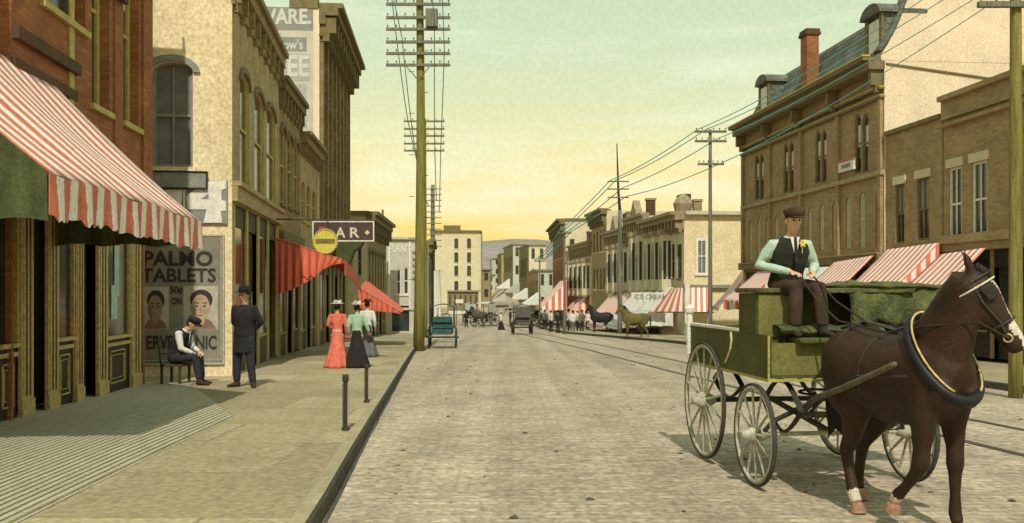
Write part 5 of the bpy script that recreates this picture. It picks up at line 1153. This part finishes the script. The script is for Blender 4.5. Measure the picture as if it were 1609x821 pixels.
# body
x0, x1, yh, z0, z1 = -1.95, .30, .76, 1.03, 1.42
bd = MB(); bd.box((x0,-yh,z0),(x1,-yh+.03,z1)).box((x0,yh-.03,z0),(x1,yh,z1)).box((x0,-yh+.031,z0),(x1,yh-.031,z0+.03)).box((x0,-yh+.031,z0+.031),(x0+.03,yh-.031,z1))
body = bd.build('wagon_box', M['wg'], W, **L_)
MB().box((x1-.03,-yh+.031,z0+.031),(x1+.002,yh-.031,1.35)).build('front_panel', M['wgl'], W, **L_)
b = MB()
for q in (((x0-.004,-yh-.004,z0-.03),(x1+.006,-yh+.02,z0-.005)),((x1-.012,-yh-.005,z0-.002),(x1+.008,-yh+.01,z1)),((x1-.0,-yh+.012,z0-.03),(x1+.008,yh,z0-.005)),((x0-.004,-yh-.004,z0),(x0+.02,-yh+.0,z1))): b.box(*q)
b.build('coach_line', M['wgy'], W, **L_)
c = [(-.62,-yh-.006,z1-.01),(-.60,-yh-.008,z1-.09),(-.63,-yh-.008,z1-.18),(-.70,-yh-.008,z1-.26),(-.78,-yh-.008,z1-.33)]
MB().tube(c, .011, seg=6).build('rein_end', M['cream'], W, **L_)
MB().box((x0-.03,-yh-.005,z1),(-.42,-yh+.035,z1+.035)).build('side_rail', M['white'], W, bevel=.008, **L_); MB().box((x0-.03,yh-.04,z1),(-.42,yh+.0,z1+.035)).build('side_rail', M['white'], W, bevel=.008, **L_)
MB().tube([(x0,-yh,1.1),(x0,-yh,1.55),(x0,-yh,1.57),(x0,-yh,1.62),(x0,-yh,1.66)],[.035,.035,.055,.06,.02],seg=10).build('corner_post', M['white'], W, **L_)
# seat box and bench
sb = MB().box((-.42,-yh+.0,z1+.003),(.02,-yh+.4,1.80)).box((-.42,yh-.2,z1+.003),(.02,yh,1.80)).box((-.42,-yh+.401,z1-.2),(-.36,yh-.201,1.80)); sb.build('seat_box', M['wg'], W, **L_)
MB().box((.021,-yh+.01,1.36),(.05,-yh+.39,1.79)).build('seat_panel', M['wgl'], W, **L_)
MB().box((-.46,-yh-.03,1.803),(.08,yh+.03,1.85)).build('bench', M['blanket'], W, bevel=.012, **L_)
MB().box((.15,-yh+.25,1.352),(.42,yh-.1,1.40)).build('footboard', M['wg'], W, bevel=.012, **L_)
def pad(a, c):
    w = 2*math.pi*c; return (.10+.16*math.cos(w)+.04*math.sin(a*9), -.62+1.0*a, 1.455+.055*math.sin(w)+.012*math.sin(a*17))
MB().grid(pad, 24, 12).build('foot_rug', M['blanket'], W, smooth=True, **L_)
bl = thing('folded_blanket', 'rumpled dark green canvas heaped on the wagon seat beside the driver', 'blanket', WL+Vector((.35,.15,1.85)), -(math.pi/2-hw))
def heap(a, c):
    y = -.42+1.25*a; w = math.pi*2*c; r = (.10-.04*a)*(1-abs(2*a-1)**3)+.015; k = noise.noise(Vector((a*7, math.cos(w)*1.5, math.sin(w)*1.5)))*.04
    z = max(-.14, math.sin(w)*(r*.5+k)); return (-.03+math.cos(w)*(r*1.7+k+.08), y, z*.8+.01+.01*(1-a))
MB().grid(heap, 36, 20).build('canvas', M['blanket'], bl, smooth=True, local=True)
# falling front fold over the bench edge
MB().grid(lambda a, c: (.06+.12*min(1,c*2.5)+.06*math.sin(a*21)*c+.02*math.sin(a*9), -.22+1.08*a, .055-.05*a-.46*c*(1-.2*math.sin(a*5))+.015*math.sin(a*30)), 40, 8).build('hanging_fold', M['blanket'], bl, smooth=True, local=True, solid=.02)
# shafts
hh = R(14); HC = Vector((3.07, 7.25, 0)); HR = -(math.pi/2-hh); HS = .98
HM = Matrix.Translation(HC) @ Matrix.Rotation(HR, 4, 'Z') @ Matrix.Scale(HS, 4); WMx = WM[W]
for s in (-1, 1):
    a = WMx @ Vector((.2, .42*s, .68)); mid = WMx @ Vector((.45, .40*s, .86)); c = HM @ Vector((-.2, .37*s, 1.06)); e = HM @ Vector((.42, .36*s, 1.30))
    MB().tube([a, mid, c, e, e+(e-c).normalized()*.04], [.034,.032,.028,.024,.018], seg=8).build('shaft', M['shaftw'], W, smooth=True)
    a = WMx @ Vector((.25, .34*s, .72)); MB().tube([a, a.lerp(c, .5)+Vector((0,0,.03)), HM @ Vector((.0, .37*s, 1.18)), HM @ Vector((.5, .30*s, 1.22))], .013, seg=6).build('trace', M['iron'], W)
MB().tube([WMx @ Vector((.24,-.45,.69)), WMx @ Vector((.24,.45,.69))], .03, seg=8).build('swingletree', M['shaftw'], W)

HB = mat('bay horse coat', (.052,.022,.009), (.016,.009,.005), scale=2.6, bump=.22, rough=.6, famt=.28, fine=55, spec=.3, detail=12, stretch=(1,1,1.6), p0=.3, p1=.75)
HW = mat('white horse marking', (.62,.55,.46), (.5,.42,.34), scale=12, bump=.1); HMn = mat('black horse hair', (.018,.014,.012), (.01,.008,.007), scale=12, bump=.8, stretch=(1,1,.2), rough=.6)
HK = mat('black horse coat', (.03,.028,.026), (.016,.015,.014), scale=3, bump=.1, rough=.5); HO = mat('olive dun horse coat', (.16,.125,.04), (.10,.08,.025), scale=3, bump=.1); HF = mat('pale hoof horn', (.42,.22,.14), (.25,.14,.1), scale=12); HG = mat('dull grey brown horse coat', (.10,.085,.065), (.06,.05,.04), scale=3)
FWL = dict(
 hindR=[(-.52,-.13,1.22,.27,.15),(-.42,-.17,.96,.19,.12),(-.30,-.175,.80,.125,.095),(-.38,-.165,.62,.075,.06),(-.46,-.16,.50,.062,.05),(-.42,-.16,.34,.044,.038),(-.36,-.16,.15,.05,.045),(-.31,-.16,.08,.045,.042)],
 hindL=[(-.52,.13,1.22,.27,.15),(-.48,.17,.96,.19,.12),(-.42,.175,.80,.125,.095),(-.58,.165,.62,.075,.06),(-.68,.16,.51,.062,.05),(-.72,.16,.34,.044,.038),(-.76,.16,.17,.05,.045),(-.73,.16,.09,.045,.042)],
 foreL=[(.46,.13,1.22,.20,.12),(.44,.16,.98,.145,.10),(.44,.165,.82,.09,.075),(.46,.165,.66,.062,.055),(.46,.165,.53,.064,.056),(.46,.165,.46,.046,.044),(.46,.165,.30,.037,.035),(.46,.165,.16,.047,.044),(.49,.165,.08,.042,.042)],
 foreR=[(.46,-.13,1.22,.20,.12),(.48,-.16,.98,.145,.10),(.52,-.165,.84,.09,.075),(.50,-.165,.66,.062,.055),(.49,-.165,.55,.066,.058),(.43,-.165,.47,.046,.044),(.32,-.165,.35,.038,.036),(.22,-.165,.26,.047,.044),(.18,-.165,.20,.04,.04)])
def horse(label, loc, rz, sc, coat, vox=.022, turn=(.2,.27,-.52), legs=FWL, marks=False, group=None, collar=True, simple=False):
    o = thing('horse', label, 'horse', loc, rz, group, sc); b = MB(); side = (0,1,0)
    b.tube([(-.86,0,1.30),(-.80,0,1.29),(-.68,0,1.27),(-.48,0,1.24),(-.2,0,1.17),(.08,0,1.15),(.32,0,1.19),(.52,0,1.22),(.66,0,1.22),(.74,0,1.2)],
       [(.06,.05),(.17,.17),(.265,.27),(.325,.33),(.34,.355),(.33,.365),(.30,.37),(.26,.33),(.19,.24),(.09,.13)], side=side, seg=20)
    b.tube([(-.62,0,1.45),(-.45,0,1.50),(-.25,0,1.46)], [(.12,.06),(.15,.07),(.1,.05)], side=side, seg=10)         # croup
    b.tube([(.05,0,1.44),(.28,0,1.53),(.42,0,1.55)], [(.07,.06),(.08,.08),(.06,.07)], side=side, seg=10)           # withers
    for s in (-1, 1): b.tube([(.60,s*.12,1.02),(.66,s*.11,1.12),(.62,s*.1,1.25)], [.09,.11,.08], seg=10)            # breast
    tf, tl, tz = turn; P = Vector((.76, .02 if tl else 0, 1.96)); 
    nk = [Vector((.40,0,1.30)), Vector((.52,.0,1.47)), Vector((.61,.01,1.65)), Vector((.69,.015,1.81)), P+Vector((-.0,0,-.01))]
    b.tube(nk, [(.20,.34),(.165,.29),(.135,.235),(.115,.19),(.095,.135)], side=side, seg=16)
    a = Vector((tf, tl, tz)).normalized(); hl = Vector((-tl, tf, 0)).normalized(); fr = hl.cross(a); fr = fr if fr.z > 0 else -fr
    hs = [(-.04,.055,.065,0),(.02,.085,.115,0),(.10,.10,.15,-.01),(.18,.098,.155,-.022),(.27,.085,.132,-.016),(.36,.07,.10,-.002),(.45,.064,.086,.003),(.52,.068,.085,.0),(.585,.064,.074,-.006),(.63,.04,.045,-.01)]
    b.tube([P+a*s+fr*o_ for s, l, f, o_ in hs], [(l, f) for s, l, f, o_ in hs], side=hl, seg=16)
    for s in (-1, 1):
        e = P+a*-.03+hl*s*.055+fr*.045; b.tube([e, e-a*.06+fr*.02+hl*s*.01, e-a*.12+fr*.035+hl*s*.018, e-a*.175+fr*.03+hl*s*.012], [(.035,.022),(.036,.02),(.024,.014),(.005,.005)], seg=8)
        b.tube([P+a*.14+hl*s*.07+fr*.075, P+a*.17+hl*s*.078+fr*.07, P+a*.21+hl*s*.068+fr*.07], [.018,.026,.016], seg=8)
    for k, L in legs.items(): b.tube([(x,y,z) for x,y,z,ra,rb_ in L], [(rb_*1.16, ra*1.12) for x,y,z,ra,rb_ in L], side=side, seg=12)
    body = organic('body', b, vox, coat, o, 4)
    if marks:
        body.data.materials.append(HW); body.data.materials.append(HMn)
        for p in body.data.polygons:
            r = p.center-P; al, f_, l_ = r.dot(a), r.dot(fr), r.dot(hl)
            if .10 < al < .64 and f_ > .03 and abs(l_) < .03+.012*math.sin(al*17)+(.02 if al > .42 else 0): p.material_index = 1
            fo = legs['foreR'][-1]; hr_ = legs['hindR'][-1]
            for q, hgt in ((fo, .09), (hr_, .12)):
                if (p.center-Vector(q[:3])).length < hgt: p.material_index = 1
    for k, L in legs.items():
        x, y, z = L[-1][:3]; d = (Vector(L[-1][:3])-Vector(L[-2][:3])).normalized(); c = Vector((x, y, z))
        dn = Vector((0,0,-1)) if z < .12 else d
        b = MB(); b.tube([c+dn*.0, c+dn*.035+Vector((.012,0,0)), c+dn*max(.075, z if z < .12 else .08)+Vector((.02,0,0))], [.045,.058,.068], seg=12); b.build('hoof', HF if marks else HMn, o, local=True)
    for s in (-1, 1):
        e = P+a*.175+hl*s*.086+fr*.072; MB().tube([e-hl*s*.012, e, e+hl*s*.01], [.012,.02,.008], seg=10).build('eye', M['black'], o, local=True, smooth=True)
        e = P+a*.565+hl*s*.045+fr*.03; MB().tube([e-hl*s*.01, e, e+hl*s*.012], [.012,.015,.008], seg=8).build('nostril', M['black'], o, local=True)
    # mane and tail
    def mn(t, c):
        k = t*(len(nk)-1); i = min(int(k), len(nk)-2); q = nk[i].lerp(nk[i+1], k-i); ra = (.33,.27,.215,.17,.125); rr = ra[i]*(1-(k-i))+ra[i+1]*(k-i)
        tn = (nk[i+1]-nk[i]).normalized(); up = Vector((0,1,0)).cross(tn); up = up if up.z > 0 else -up; 
        w = math.pi*(c-.5)*1.0; return q + up*(rr+.015)*math.cos(w*.9) + Vector((0,1,0))*(.07+.04*c)*math.sin(w)*1.1 - Vector((0,0,.06))*max(0, .4-c)*abs(1+.8*math.sin(t*40))
    MB().grid(mn, 26, 8).build('mane', HMn, o, local=True, smooth=True, solid=.015)
    b = MB(); 
    for k in range(7): y = (k-3)*.018; b.tube([(-.84,y*.4,1.40),(-.90,y,1.28),(-.90,y*1.2,1.05),(-.87,y*1.4,.8),(-.84,y*1.4,.6-.03*abs(k-3))], [.028,.03,.03,.026,.01], seg=6)
    organic('tail', b, .025, HMn, o, 2)
    MB().tube([P-a*.05+fr*.09, P+a*.04+fr*.12, P+a*.13+fr*.13], [.03,.035,.008], seg=8).build('forelock', HMn, o, local=True, smooth=True)
    if collar:
        cc = Vector((.52,0,1.36)); tn = Vector((.76,0,.65)).normalized(); u_ = Vector((0,1,0)).cross(tn); u_ = -u_ if u_.z < 0 else u_
        n = 36; pts = [cc+Vector((0,1,0))*math.sin(2*math.pi*k/n)*.235+u_*math.cos(2*math.pi*k/n)*.40 for k in range(n)]
        b = MB(); ts = 10; base = 0
        for k in range(n):
            t = (pts[(k+1)%n]-pts[k-1]).normalized(); s_ = t.cross(tn).normalized(); f = .62+.38*(1-math.cos(2*math.pi*k/n))/2
            for j in range(ts): w = 2*math.pi*j/ts; b.v.append(pts[k]+s_*math.cos(w)*.044*f+tn*math.sin(w)*.048*f)
        for k in range(n):
            for j in range(ts): b.f.append((k*ts+j, ((k+1)%n)*ts+j, ((k+1)%n)*ts+(j+1)%ts, k*ts+(j+1)%ts))
        b.build('collar', mat('black glossy leather', (.013,.014,.017), (.008,.009,.011), scale=8, rough=.5, spec=.3, bump=.1), o, local=True, smooth=True)
        pts2 = [cc+tn*.055+Vector((0,1,0))*math.sin(2*math.pi*k/n)*.225+u_*math.cos(2*math.pi*k/n)*.40 for k in range(-15, 16)]
        MB().tube(pts2, .009, seg=6).build('hames', M['goldline'], o, local=True, smooth=True)
        for x in (-.05, -.45):
            q = MB(); zc, rl, rv = (1.16, .318, .362) if x > -.3 else (1.235, .30, .34)
            q.ring((x,0,zc), 0, (0,0), (1,0,0)) if 0 else None
            q = MB(); pp = [(x, math.sin(w)*rl, zc+math.cos(w)*rv) for w in [2*math.pi*k/30 for k in range(31)]]; q.tube(pp, [(.008,.02)]*31, seg=6).build('harness_strap', M['iron'], o, local=True)
        MB().tube([(.3,0,1.615),(0,0,1.545),(-.4,0,1.60),(-.75,0,1.53)], [(.03,.012)]*4, side=side, seg=6).build('back_strap', M['iron'], o, local=True)
        # bridle
        def band(s, sc_, w=.011, nm='bridle_strap'):
            i = max(k for k in range(len(hs)-1) if hs[k][0] <= s); t = (s-hs[i][0])/(hs[i+1][0]-hs[i][0]); l, f, o_ = [hs[i][j]*(1-t)+hs[i+1][j]*t for j in (1,2,3)]
            pp = [P+a*s+fr*o_+hl*math.cos(w_)*(l+.012)+fr*math.sin(w_)*(f+.012) for w_ in [2*math.pi*k/24 for k in range(25)]]; MB().tube(pp, w, seg=6).build(nm, M['iron'] if nm != 'browband' else M['cream'], o, local=True)
        band(.40, 1, .008); band(.035, 1, .008); band(.085, 1, .008, 'browband')
        for s in (-1, 1):
            MB().tube([P+a*.02+hl*s*.092, P+a*.2+hl*s*.103-fr*.02, P+a*.38+hl*s*.078, P+a*.5+hl*s*.07-fr*.02], .010, seg=6).build('cheek_strap', M['iron'], o, local=True)
            c = P+a*.15+hl*s*.115+fr*.055; MB().prism([c-a*.045-fr*.04, c-a*.04+fr*.05, c+a*.05+fr*.05, c+a*.06-fr*.03], hl*s*.012).build('blinker', CL['leather'] if 0 else HK, o, local=True, bevel=.004)
            MB().ring(P+a*.5+hl*s*.072-fr*.02, .028, (.006,.006), tuple(hl), 14, 5).build('bit_ring', M['goldline'], o, local=True)
    o['_'] = 1; del o['_']; return o, P, a, hl, fr
hz_, P_, a_, hl_, fr_ = horse('brown horse with white blaze and black collar harnessed to the green wagon', HC, HR, HS, HB, .02, marks=True)
# driver
ds_ = .90; DL = WMx @ Vector((-.12, -.40, 0)); DL.z = 1.40
drv = dict(pelvis=(-.04,0,.52), chest=(.08,0,.89), neck=(.12,0,1.05), head=(.18,0,1.19), shL=(.08,.18,.95), shR=(.08,-.18,.95), elL=(.02,.29,.72), elR=(.0,-.31,.74), haL=(.30,.15,.66), haR=(.31,-.07,.66), fdL=(.9,-.4,-.25), fdR=(.9,.4,-.2),
   hipL=(.0,.10,.50), hipR=(.0,-.10,.50), knL=(.42,.17,.50), knR=(.40,-.06,.52), anL=(.44,.20,.09), anR=(.36,-.06,.09), toeL=(.60,.24,.025), toeR=(.52,-.08,.025))
person('driver in mint shirt, black vest and dark cap holding reins on the wagon seat', DL, -(math.pi/2-R(5)), drv, sc=ds_, shirt='mint', vest='vest', trousers='brown', hat=('cap', 'brown'), vox=.013, build=1.05, tilt=.12, hd=(1,-.02,0), cuff=.95)
bt = thing('buttonhole_flower', 'yellow flower pinned on the vest of the driver', 'flower', (0,0,0)); DM = Matrix.Translation(DL) @ Matrix.Rotation(-(math.pi/2-R(5)), 4, 'Z') @ Matrix.Scale(ds_, 4)
bt.location = DM @ Vector((.235,.07,.96)); WM[bt] = Matrix.Translation(bt.location)
b = MB()
for k in range(6): w = k*1.05; b.tube([(0,-.01,0),(math.cos(w)*.02,-.02,math.sin(w)*.02),(math.cos(w)*.034,-.02,math.sin(w)*.04)], [.008,.014,.006], seg=6)
b.build('petals', M['yellow'], bt, local=True); MB().tube([(0,-.01,-.02),(0,-.0,-.09)], .006, seg=5).build('stem', CL['green'], bt, local=True)
# reins: from the hands over the rump to the bit
for s, hnd, lab in ((-1, (.37,-.04,.655), 'right'), (1, (.36,.10,.655), 'left')):
    h0 = DM @ Vector(hnd); q = [h0, h0.lerp(HM @ Vector((-.6, .12*s, 1.62)), .5)-Vector((0,0,.06)), HM @ Vector((-.62, .13*s, 1.60)), HM @ Vector((.1, .16*s, 1.53)), HM @ Vector((.55, .17*s, 1.60)), HM @ (P_+a_*.3+hl_*s*.14-fr_*.12), HM @ (P_+a_*.5+hl_*s*.075-fr_*.02)]
    o = MB().tube(q, .008, seg=6).build('rein', CL['leather'], origin=h0); tag(o, lab+' hand leather rein running from the driver to the horse bit', 'rein', 'reins of the brown horse')
# ================================================================== DISTANT TRAFFIC
def buggy(label, loc, rz, body, top=True, sc=1.0, dark='iron', cat='carriage', hood='dark', fringe=False, name='carriage', open_back=False):
    o = thing(name, label, cat, loc, rz, None, sc)
    for s in (-1, 1): wheel(o, (.75, .68*s, .48), .48, 10, dark, 'tyre', 1.5); wheel(o, (-.65, .68*s, .58), .58, 12, dark, 'tyre', 1.5)
    MB().tube([(.75,-.68,.48),(.75,.68,.48)], .03, seg=6).build('axle', M['iron'], o, local=True); MB().tube([(-.65,-.68,.58),(-.65,.68,.58)], .03, seg=6).build('axle', M['iron'], o, local=True)
    MB().box((-1.0,-.52,.72),(.95,.52,1.05)).build('body', M[body], o, local=True, bevel=.03)
    MB().box((-.6,-.5,1.051),(-.05,.5,1.3)).box((-.7,-.5,1.31),(-.62,.5,1.62)).build('seat', M[body], o, local=True, bevel=.03)
    MB().box((-1.06,-.54,1.06),(-.98,.54,1.12)).build('tail_rail', M['white' if open_back else body], o, local=True)
    if top:
        n = 12
        def hd(a, c): w = math.pi*(.05+.9*c); return (-.75+1.3*a, .62*math.cos(w) if 0 else .62*(1-2*c), 2.05+.18*math.sin(math.pi*c))
        MB().grid(hd, 4, 10).build('canopy', M[hood], o, local=True, solid=.04)
        for x in (-.72, .5):
            for y in (-.58, .58): MB().tube([(x,y,1.0),(x,y,2.07)], .025, seg=6).build('canopy_post', M['iron'], o, local=True)
        if not fringe: MB().quad((-.76,-.6,1.3),(-.76,.6,1.3),(-.76,.6,2.1),(-.76,-.6,2.1)).build('back_curtain', M[hood], o, local=True, solid=.02)
    for s in (-1, 1): MB().tube([(.9,.35*s,.7),(1.6,.35*s,.85),(2.7,.33*s,1.1)], .03, seg=6).build('shaft', M['shaftw'], o, local=True)
    return o
M['teal'] = mat('dark teal paint', (.05,.13,.115), (.025,.075,.07), scale=5); M['gcan'] = mat('grey brown hood cloth', (.13,.125,.105), (.08,.078,.065), scale=5); M['gwhite'] = mat('pale wagon cover', (.5,.5,.45), (.38,.38,.34), scale=4, bump=.4)
def gpt(px, py, up=0): return px2(px, py, up)
p = gpt(693, 548); buggy('teal open carriage seen from behind at the left kerb past the tall pole', p+Vector((0,1,0)), R(92), 'teal', True, .80, 'teal', hood='teal', fringe=True)
p = gpt(820, 525); buggy('grey hooded buggy alone in the middle of the far street', p, R(95), 'gcan', True, .93, 'iron', hood='gcan')
p = gpt(1055, 527); buggy('dark hooded buggy standing by the right kerb before the striped awning', p+Vector((0,2,0)), R(20), 'teal', True, 1.0, 'iron', hood='dark')
p = gpt(762, 512); buggy('pale covered cart far down the street left of the grey buggy', p, R(150), 'grey', True, 1.1, 'iron', hood='gwhite')
p = gpt(738, 506); buggy('small dark cart beside the far left pavement', p, R(100), 'dark', True, 1.0, 'iron', hood='gwhite')
p = gpt(870, 517); buggy('dark open buggy at the kerb below the lone striped awning', p+Vector((0,1,0)), R(160), 'dark', False, 1.0)
p = gpt(905, 519); buggy('brown open delivery cart behind the group of white shirts', p+Vector((0,1.5,0)), R(170), 'shaftw', False, 1.0)
SL = {k: [(x if abs(x) > 0 else x, y, z, a, b_) for x, y, z, a, b_ in v] for k, v in FWL.items()}
mir = lambda L: [(x, -y, z, a, b_) for x, y, z, a, b_ in L]
SL['foreR'] = mir(FWL['foreL']); 
p = gpt(998, 533); horse('olive dun horse tied side on among the parked carts at the right', p, R(178), .95, HO, .04, (.33,0,-.42), SL, collar=False)
p = gpt(945, 525); horse('black horse standing beside the olive dun one at the right kerb', p+Vector((0,.5,0)), R(160), 1.0, HK, .04, (.33,0,-.42), SL, collar=False)
p = gpt(1018, 526); horse('dark horse in shafts in front of the hooded buggy', p+Vector((0,1.6,0)), R(200), 1.0, HK, .04, (.33,0,-.42), SL, collar=False)
p = gpt(752, 514); horse('grey brown horse drawing the pale covered cart', p, R(150), 1.0, HG, .05, (.33,0,-.42), SL, collar=False)
# crowd on the right
random.seed(3)
crowd = [(856,517,'grey','black','cap','black','stout dark figure nearest the thin far pole'),(866,521,'white','black','brim','straw','man in white shirt and straw hat left of the thin grey pole'),(877,523,'navy','black','brim','black','man in navy jacket beside the thin grey pole'),
 (893,522,'white','black','brim','black','first white shirted man right of the thin grey pole'),(900,523,'white','grey','cap','black','capped white shirted man right of the thin grey pole'),(907,522,'white','black','brim','straw','third white shirted man in straw hat before the brown cart'),(914,523,'grey','black','cap','black','man in grey jacket at the tail of the brown cart'),
 (924,521,'white','black','brim','straw','man in white shirt at the black horse flank'),(963,520,'white','navy','brim','straw','man in white shirt between black and dun horses'),(802,512,'navy','black','brim','black','dark figure crossing the far street'),(733,514,'black','black','brim','black','dark figure at the far left pavement edge'),(1140,520,'white','black','cap','black','white shirted man behind the wagon tail'),(598,520,'grey','black','brim','black','grey figure on the left pavement beyond the ladies'),(590,522,'black','black','brim','black','black figure on the left pavement beyond the ladies')]
for px, py, top, tr, ht_, hm, lab in crowd:
    p = gpt(px, py, 0 if px > 650 else SW); person(lab, p, R(random.uniform(0, 360)), stand(), sc=random.uniform(.95, 1.03), vox=.035, shirt=top, trousers=tr, hat=(ht_, hm), group=None)
p = gpt(787, 518); person('woman in white blouse and wide dark skirt in the middle of the far street', p, R(200), stand(), sc=.9, vox=.035, shirt='white', skirt='black', hat=('lady', 'straw'))
for px, py, rz_, bd, tp, lab in ((1000,519,175,'dark',True,'black hooded buggy behind the dun horse under the white awnings'),(945,515,165,'grey',True,'grey topped cart behind the black horse'),(835,512,150,'dark',False,'low dark cart at the kerb between the grey buggy and the thin pole')):
    q_ = gpt(px, py); buggy(lab, q_+Vector((0,1.2,0)), R(rz_), bd, tp, 1.0)
# far awnings
n_ = (-1, -.09)
awning('striped red and white awning hung low before the brick corner building', (sx(891, 88), 88), (sx(880, 99), 99), n_, 2.6, -.2, 2.6, .2, 'stripe3', near_flap='stripef')
awning('small striped awning low between the thin grey pole and the white awnings', on(cA, 925, -.1), on(cA, 908, -.1), n_, 1.0, -.7, 1.6, .1, 'stripe3', near_flap='stripef')
awning('long red and white awning in front of the bay windows', (9.0, 66.5), (8.2, 74), n_, 1.5, -1.0, 2.4, .2, 'stripe3', near_flap='stripef')
awning('big white awning with drooping side left of the pole with the staff', (9.6, 60.5), (9.1, 65.5), n_, 1.8, -.7, 2.6, .2, 'wcanvas', near_flap=True)
awning('white awning right of the pole with the staff', (10.0, 56.5), (9.7, 60), n_, 1.9, -.4, 2.4, .2, 'wcanvas', near_flap=True)
d = 54
r = thing('striped_awning', 'red and white striped awning with tall white post at the pale corner shop', 'awning', at(1078, 490, d))
def tri(a, c): t = at(1073, 452, d).lerp(at(1073, 490, d), c); q = at(1055, 452, d).lerp(at(1030, 490, d), c); return q.lerp(t, a)
MB().grid(lambda a, c: tri(a, c)+Vector((0, .8*(1-a)*c, 0)), 10, 5, lambda a, c: (a*3.4, c)).build('side_flap', M['stripe3'], r, solid=.02)
MB().grid(lambda a, c: at(1083+35*a, 452, d+.8).lerp(at(1083+36*a, 490, d-.4), c), 10, 5, lambda a, c: (a*3.4, c)).build('canopy', M['stripe3'], r, solid=.02)
MB().box((at(1075,440,d).x, d-.3, g(d)), (at(1082,440,d).x, d-.1, at(1078,447,d).z)).build('post', M['white'], r)
MB().tube([at(1030,490,d), at(1120,490,d)-Vector((0,.4,0))], .04, seg=6).build('awning_frame', M['iron'], r)
awning('striped awning sloping left from the big mansard building corner', (sx(1182, 46), 46), (sx(1168, 50), 50), n_, 2.9, .8, 1.75, .1, 'stripe3', near_flap='stripef')
# ice cream sign
r = plate('shop_sign', 'long white signboard lettered ICE CREAM under the bay windows', (992, 459, 1052, 473), 55.2, 'wcanvas', cat='sign', fr=None)
ptext(r, 'ICE CREAM', (996, 462, 1048, 470), 55.2, 'grey', .02)
# far street awnings and boards at the centre
for i, (px, py, w, d, m, lab) in enumerate(((786, 446, 12, 150, 'wcanvas', 'topmost pale awning at the far street bend'), (800, 452, 14, 140, 'gwhite', 'slanted pale awning below the topmost one'), (812, 462, 14, 132, 'wcanvas', 'lowest pale awning on the far right row'), (779, 466, 12, 150, 'gwhite', 'grey awning over the far left shops'), (830, 470, 16, 120, 'wcanvas', 'wide pale awning right of the grey buggy'))):
    p = at(px, py, d); awning(lab, (p.x+1.6, d), (p.x+1.3, d+5), (-1, -.1), p.z+.9, p.z-.6, 2.2, .25, m, near_flap=True, name='awning')
for i, (x0, y0, x1, y1, lab) in enumerate(((705,488,731,493,'long white board before the cream hotel'), (716,470,728,476,'short white board high before the cream hotel'), (664,472,676,478,'white board beside the tall pole'))):
    r = plate('signboard', lab, (x0,y0,x1,y1), 96, 'white', .1, 'sign', None)
    MB().tube([((sx(x0+1, 96)), 96.05, zz(y1, 96)), (sx(x0+1, 96), 96.05, g(96))], .07, seg=6).build('post', M['polegrey'], r); MB().tube([((sx(x1-1, 96)), 96.05, zz(y1, 96)), (sx(x1-1, 96), 96.05, g(96))], .07, seg=6).build('post', M['polegrey'], r)
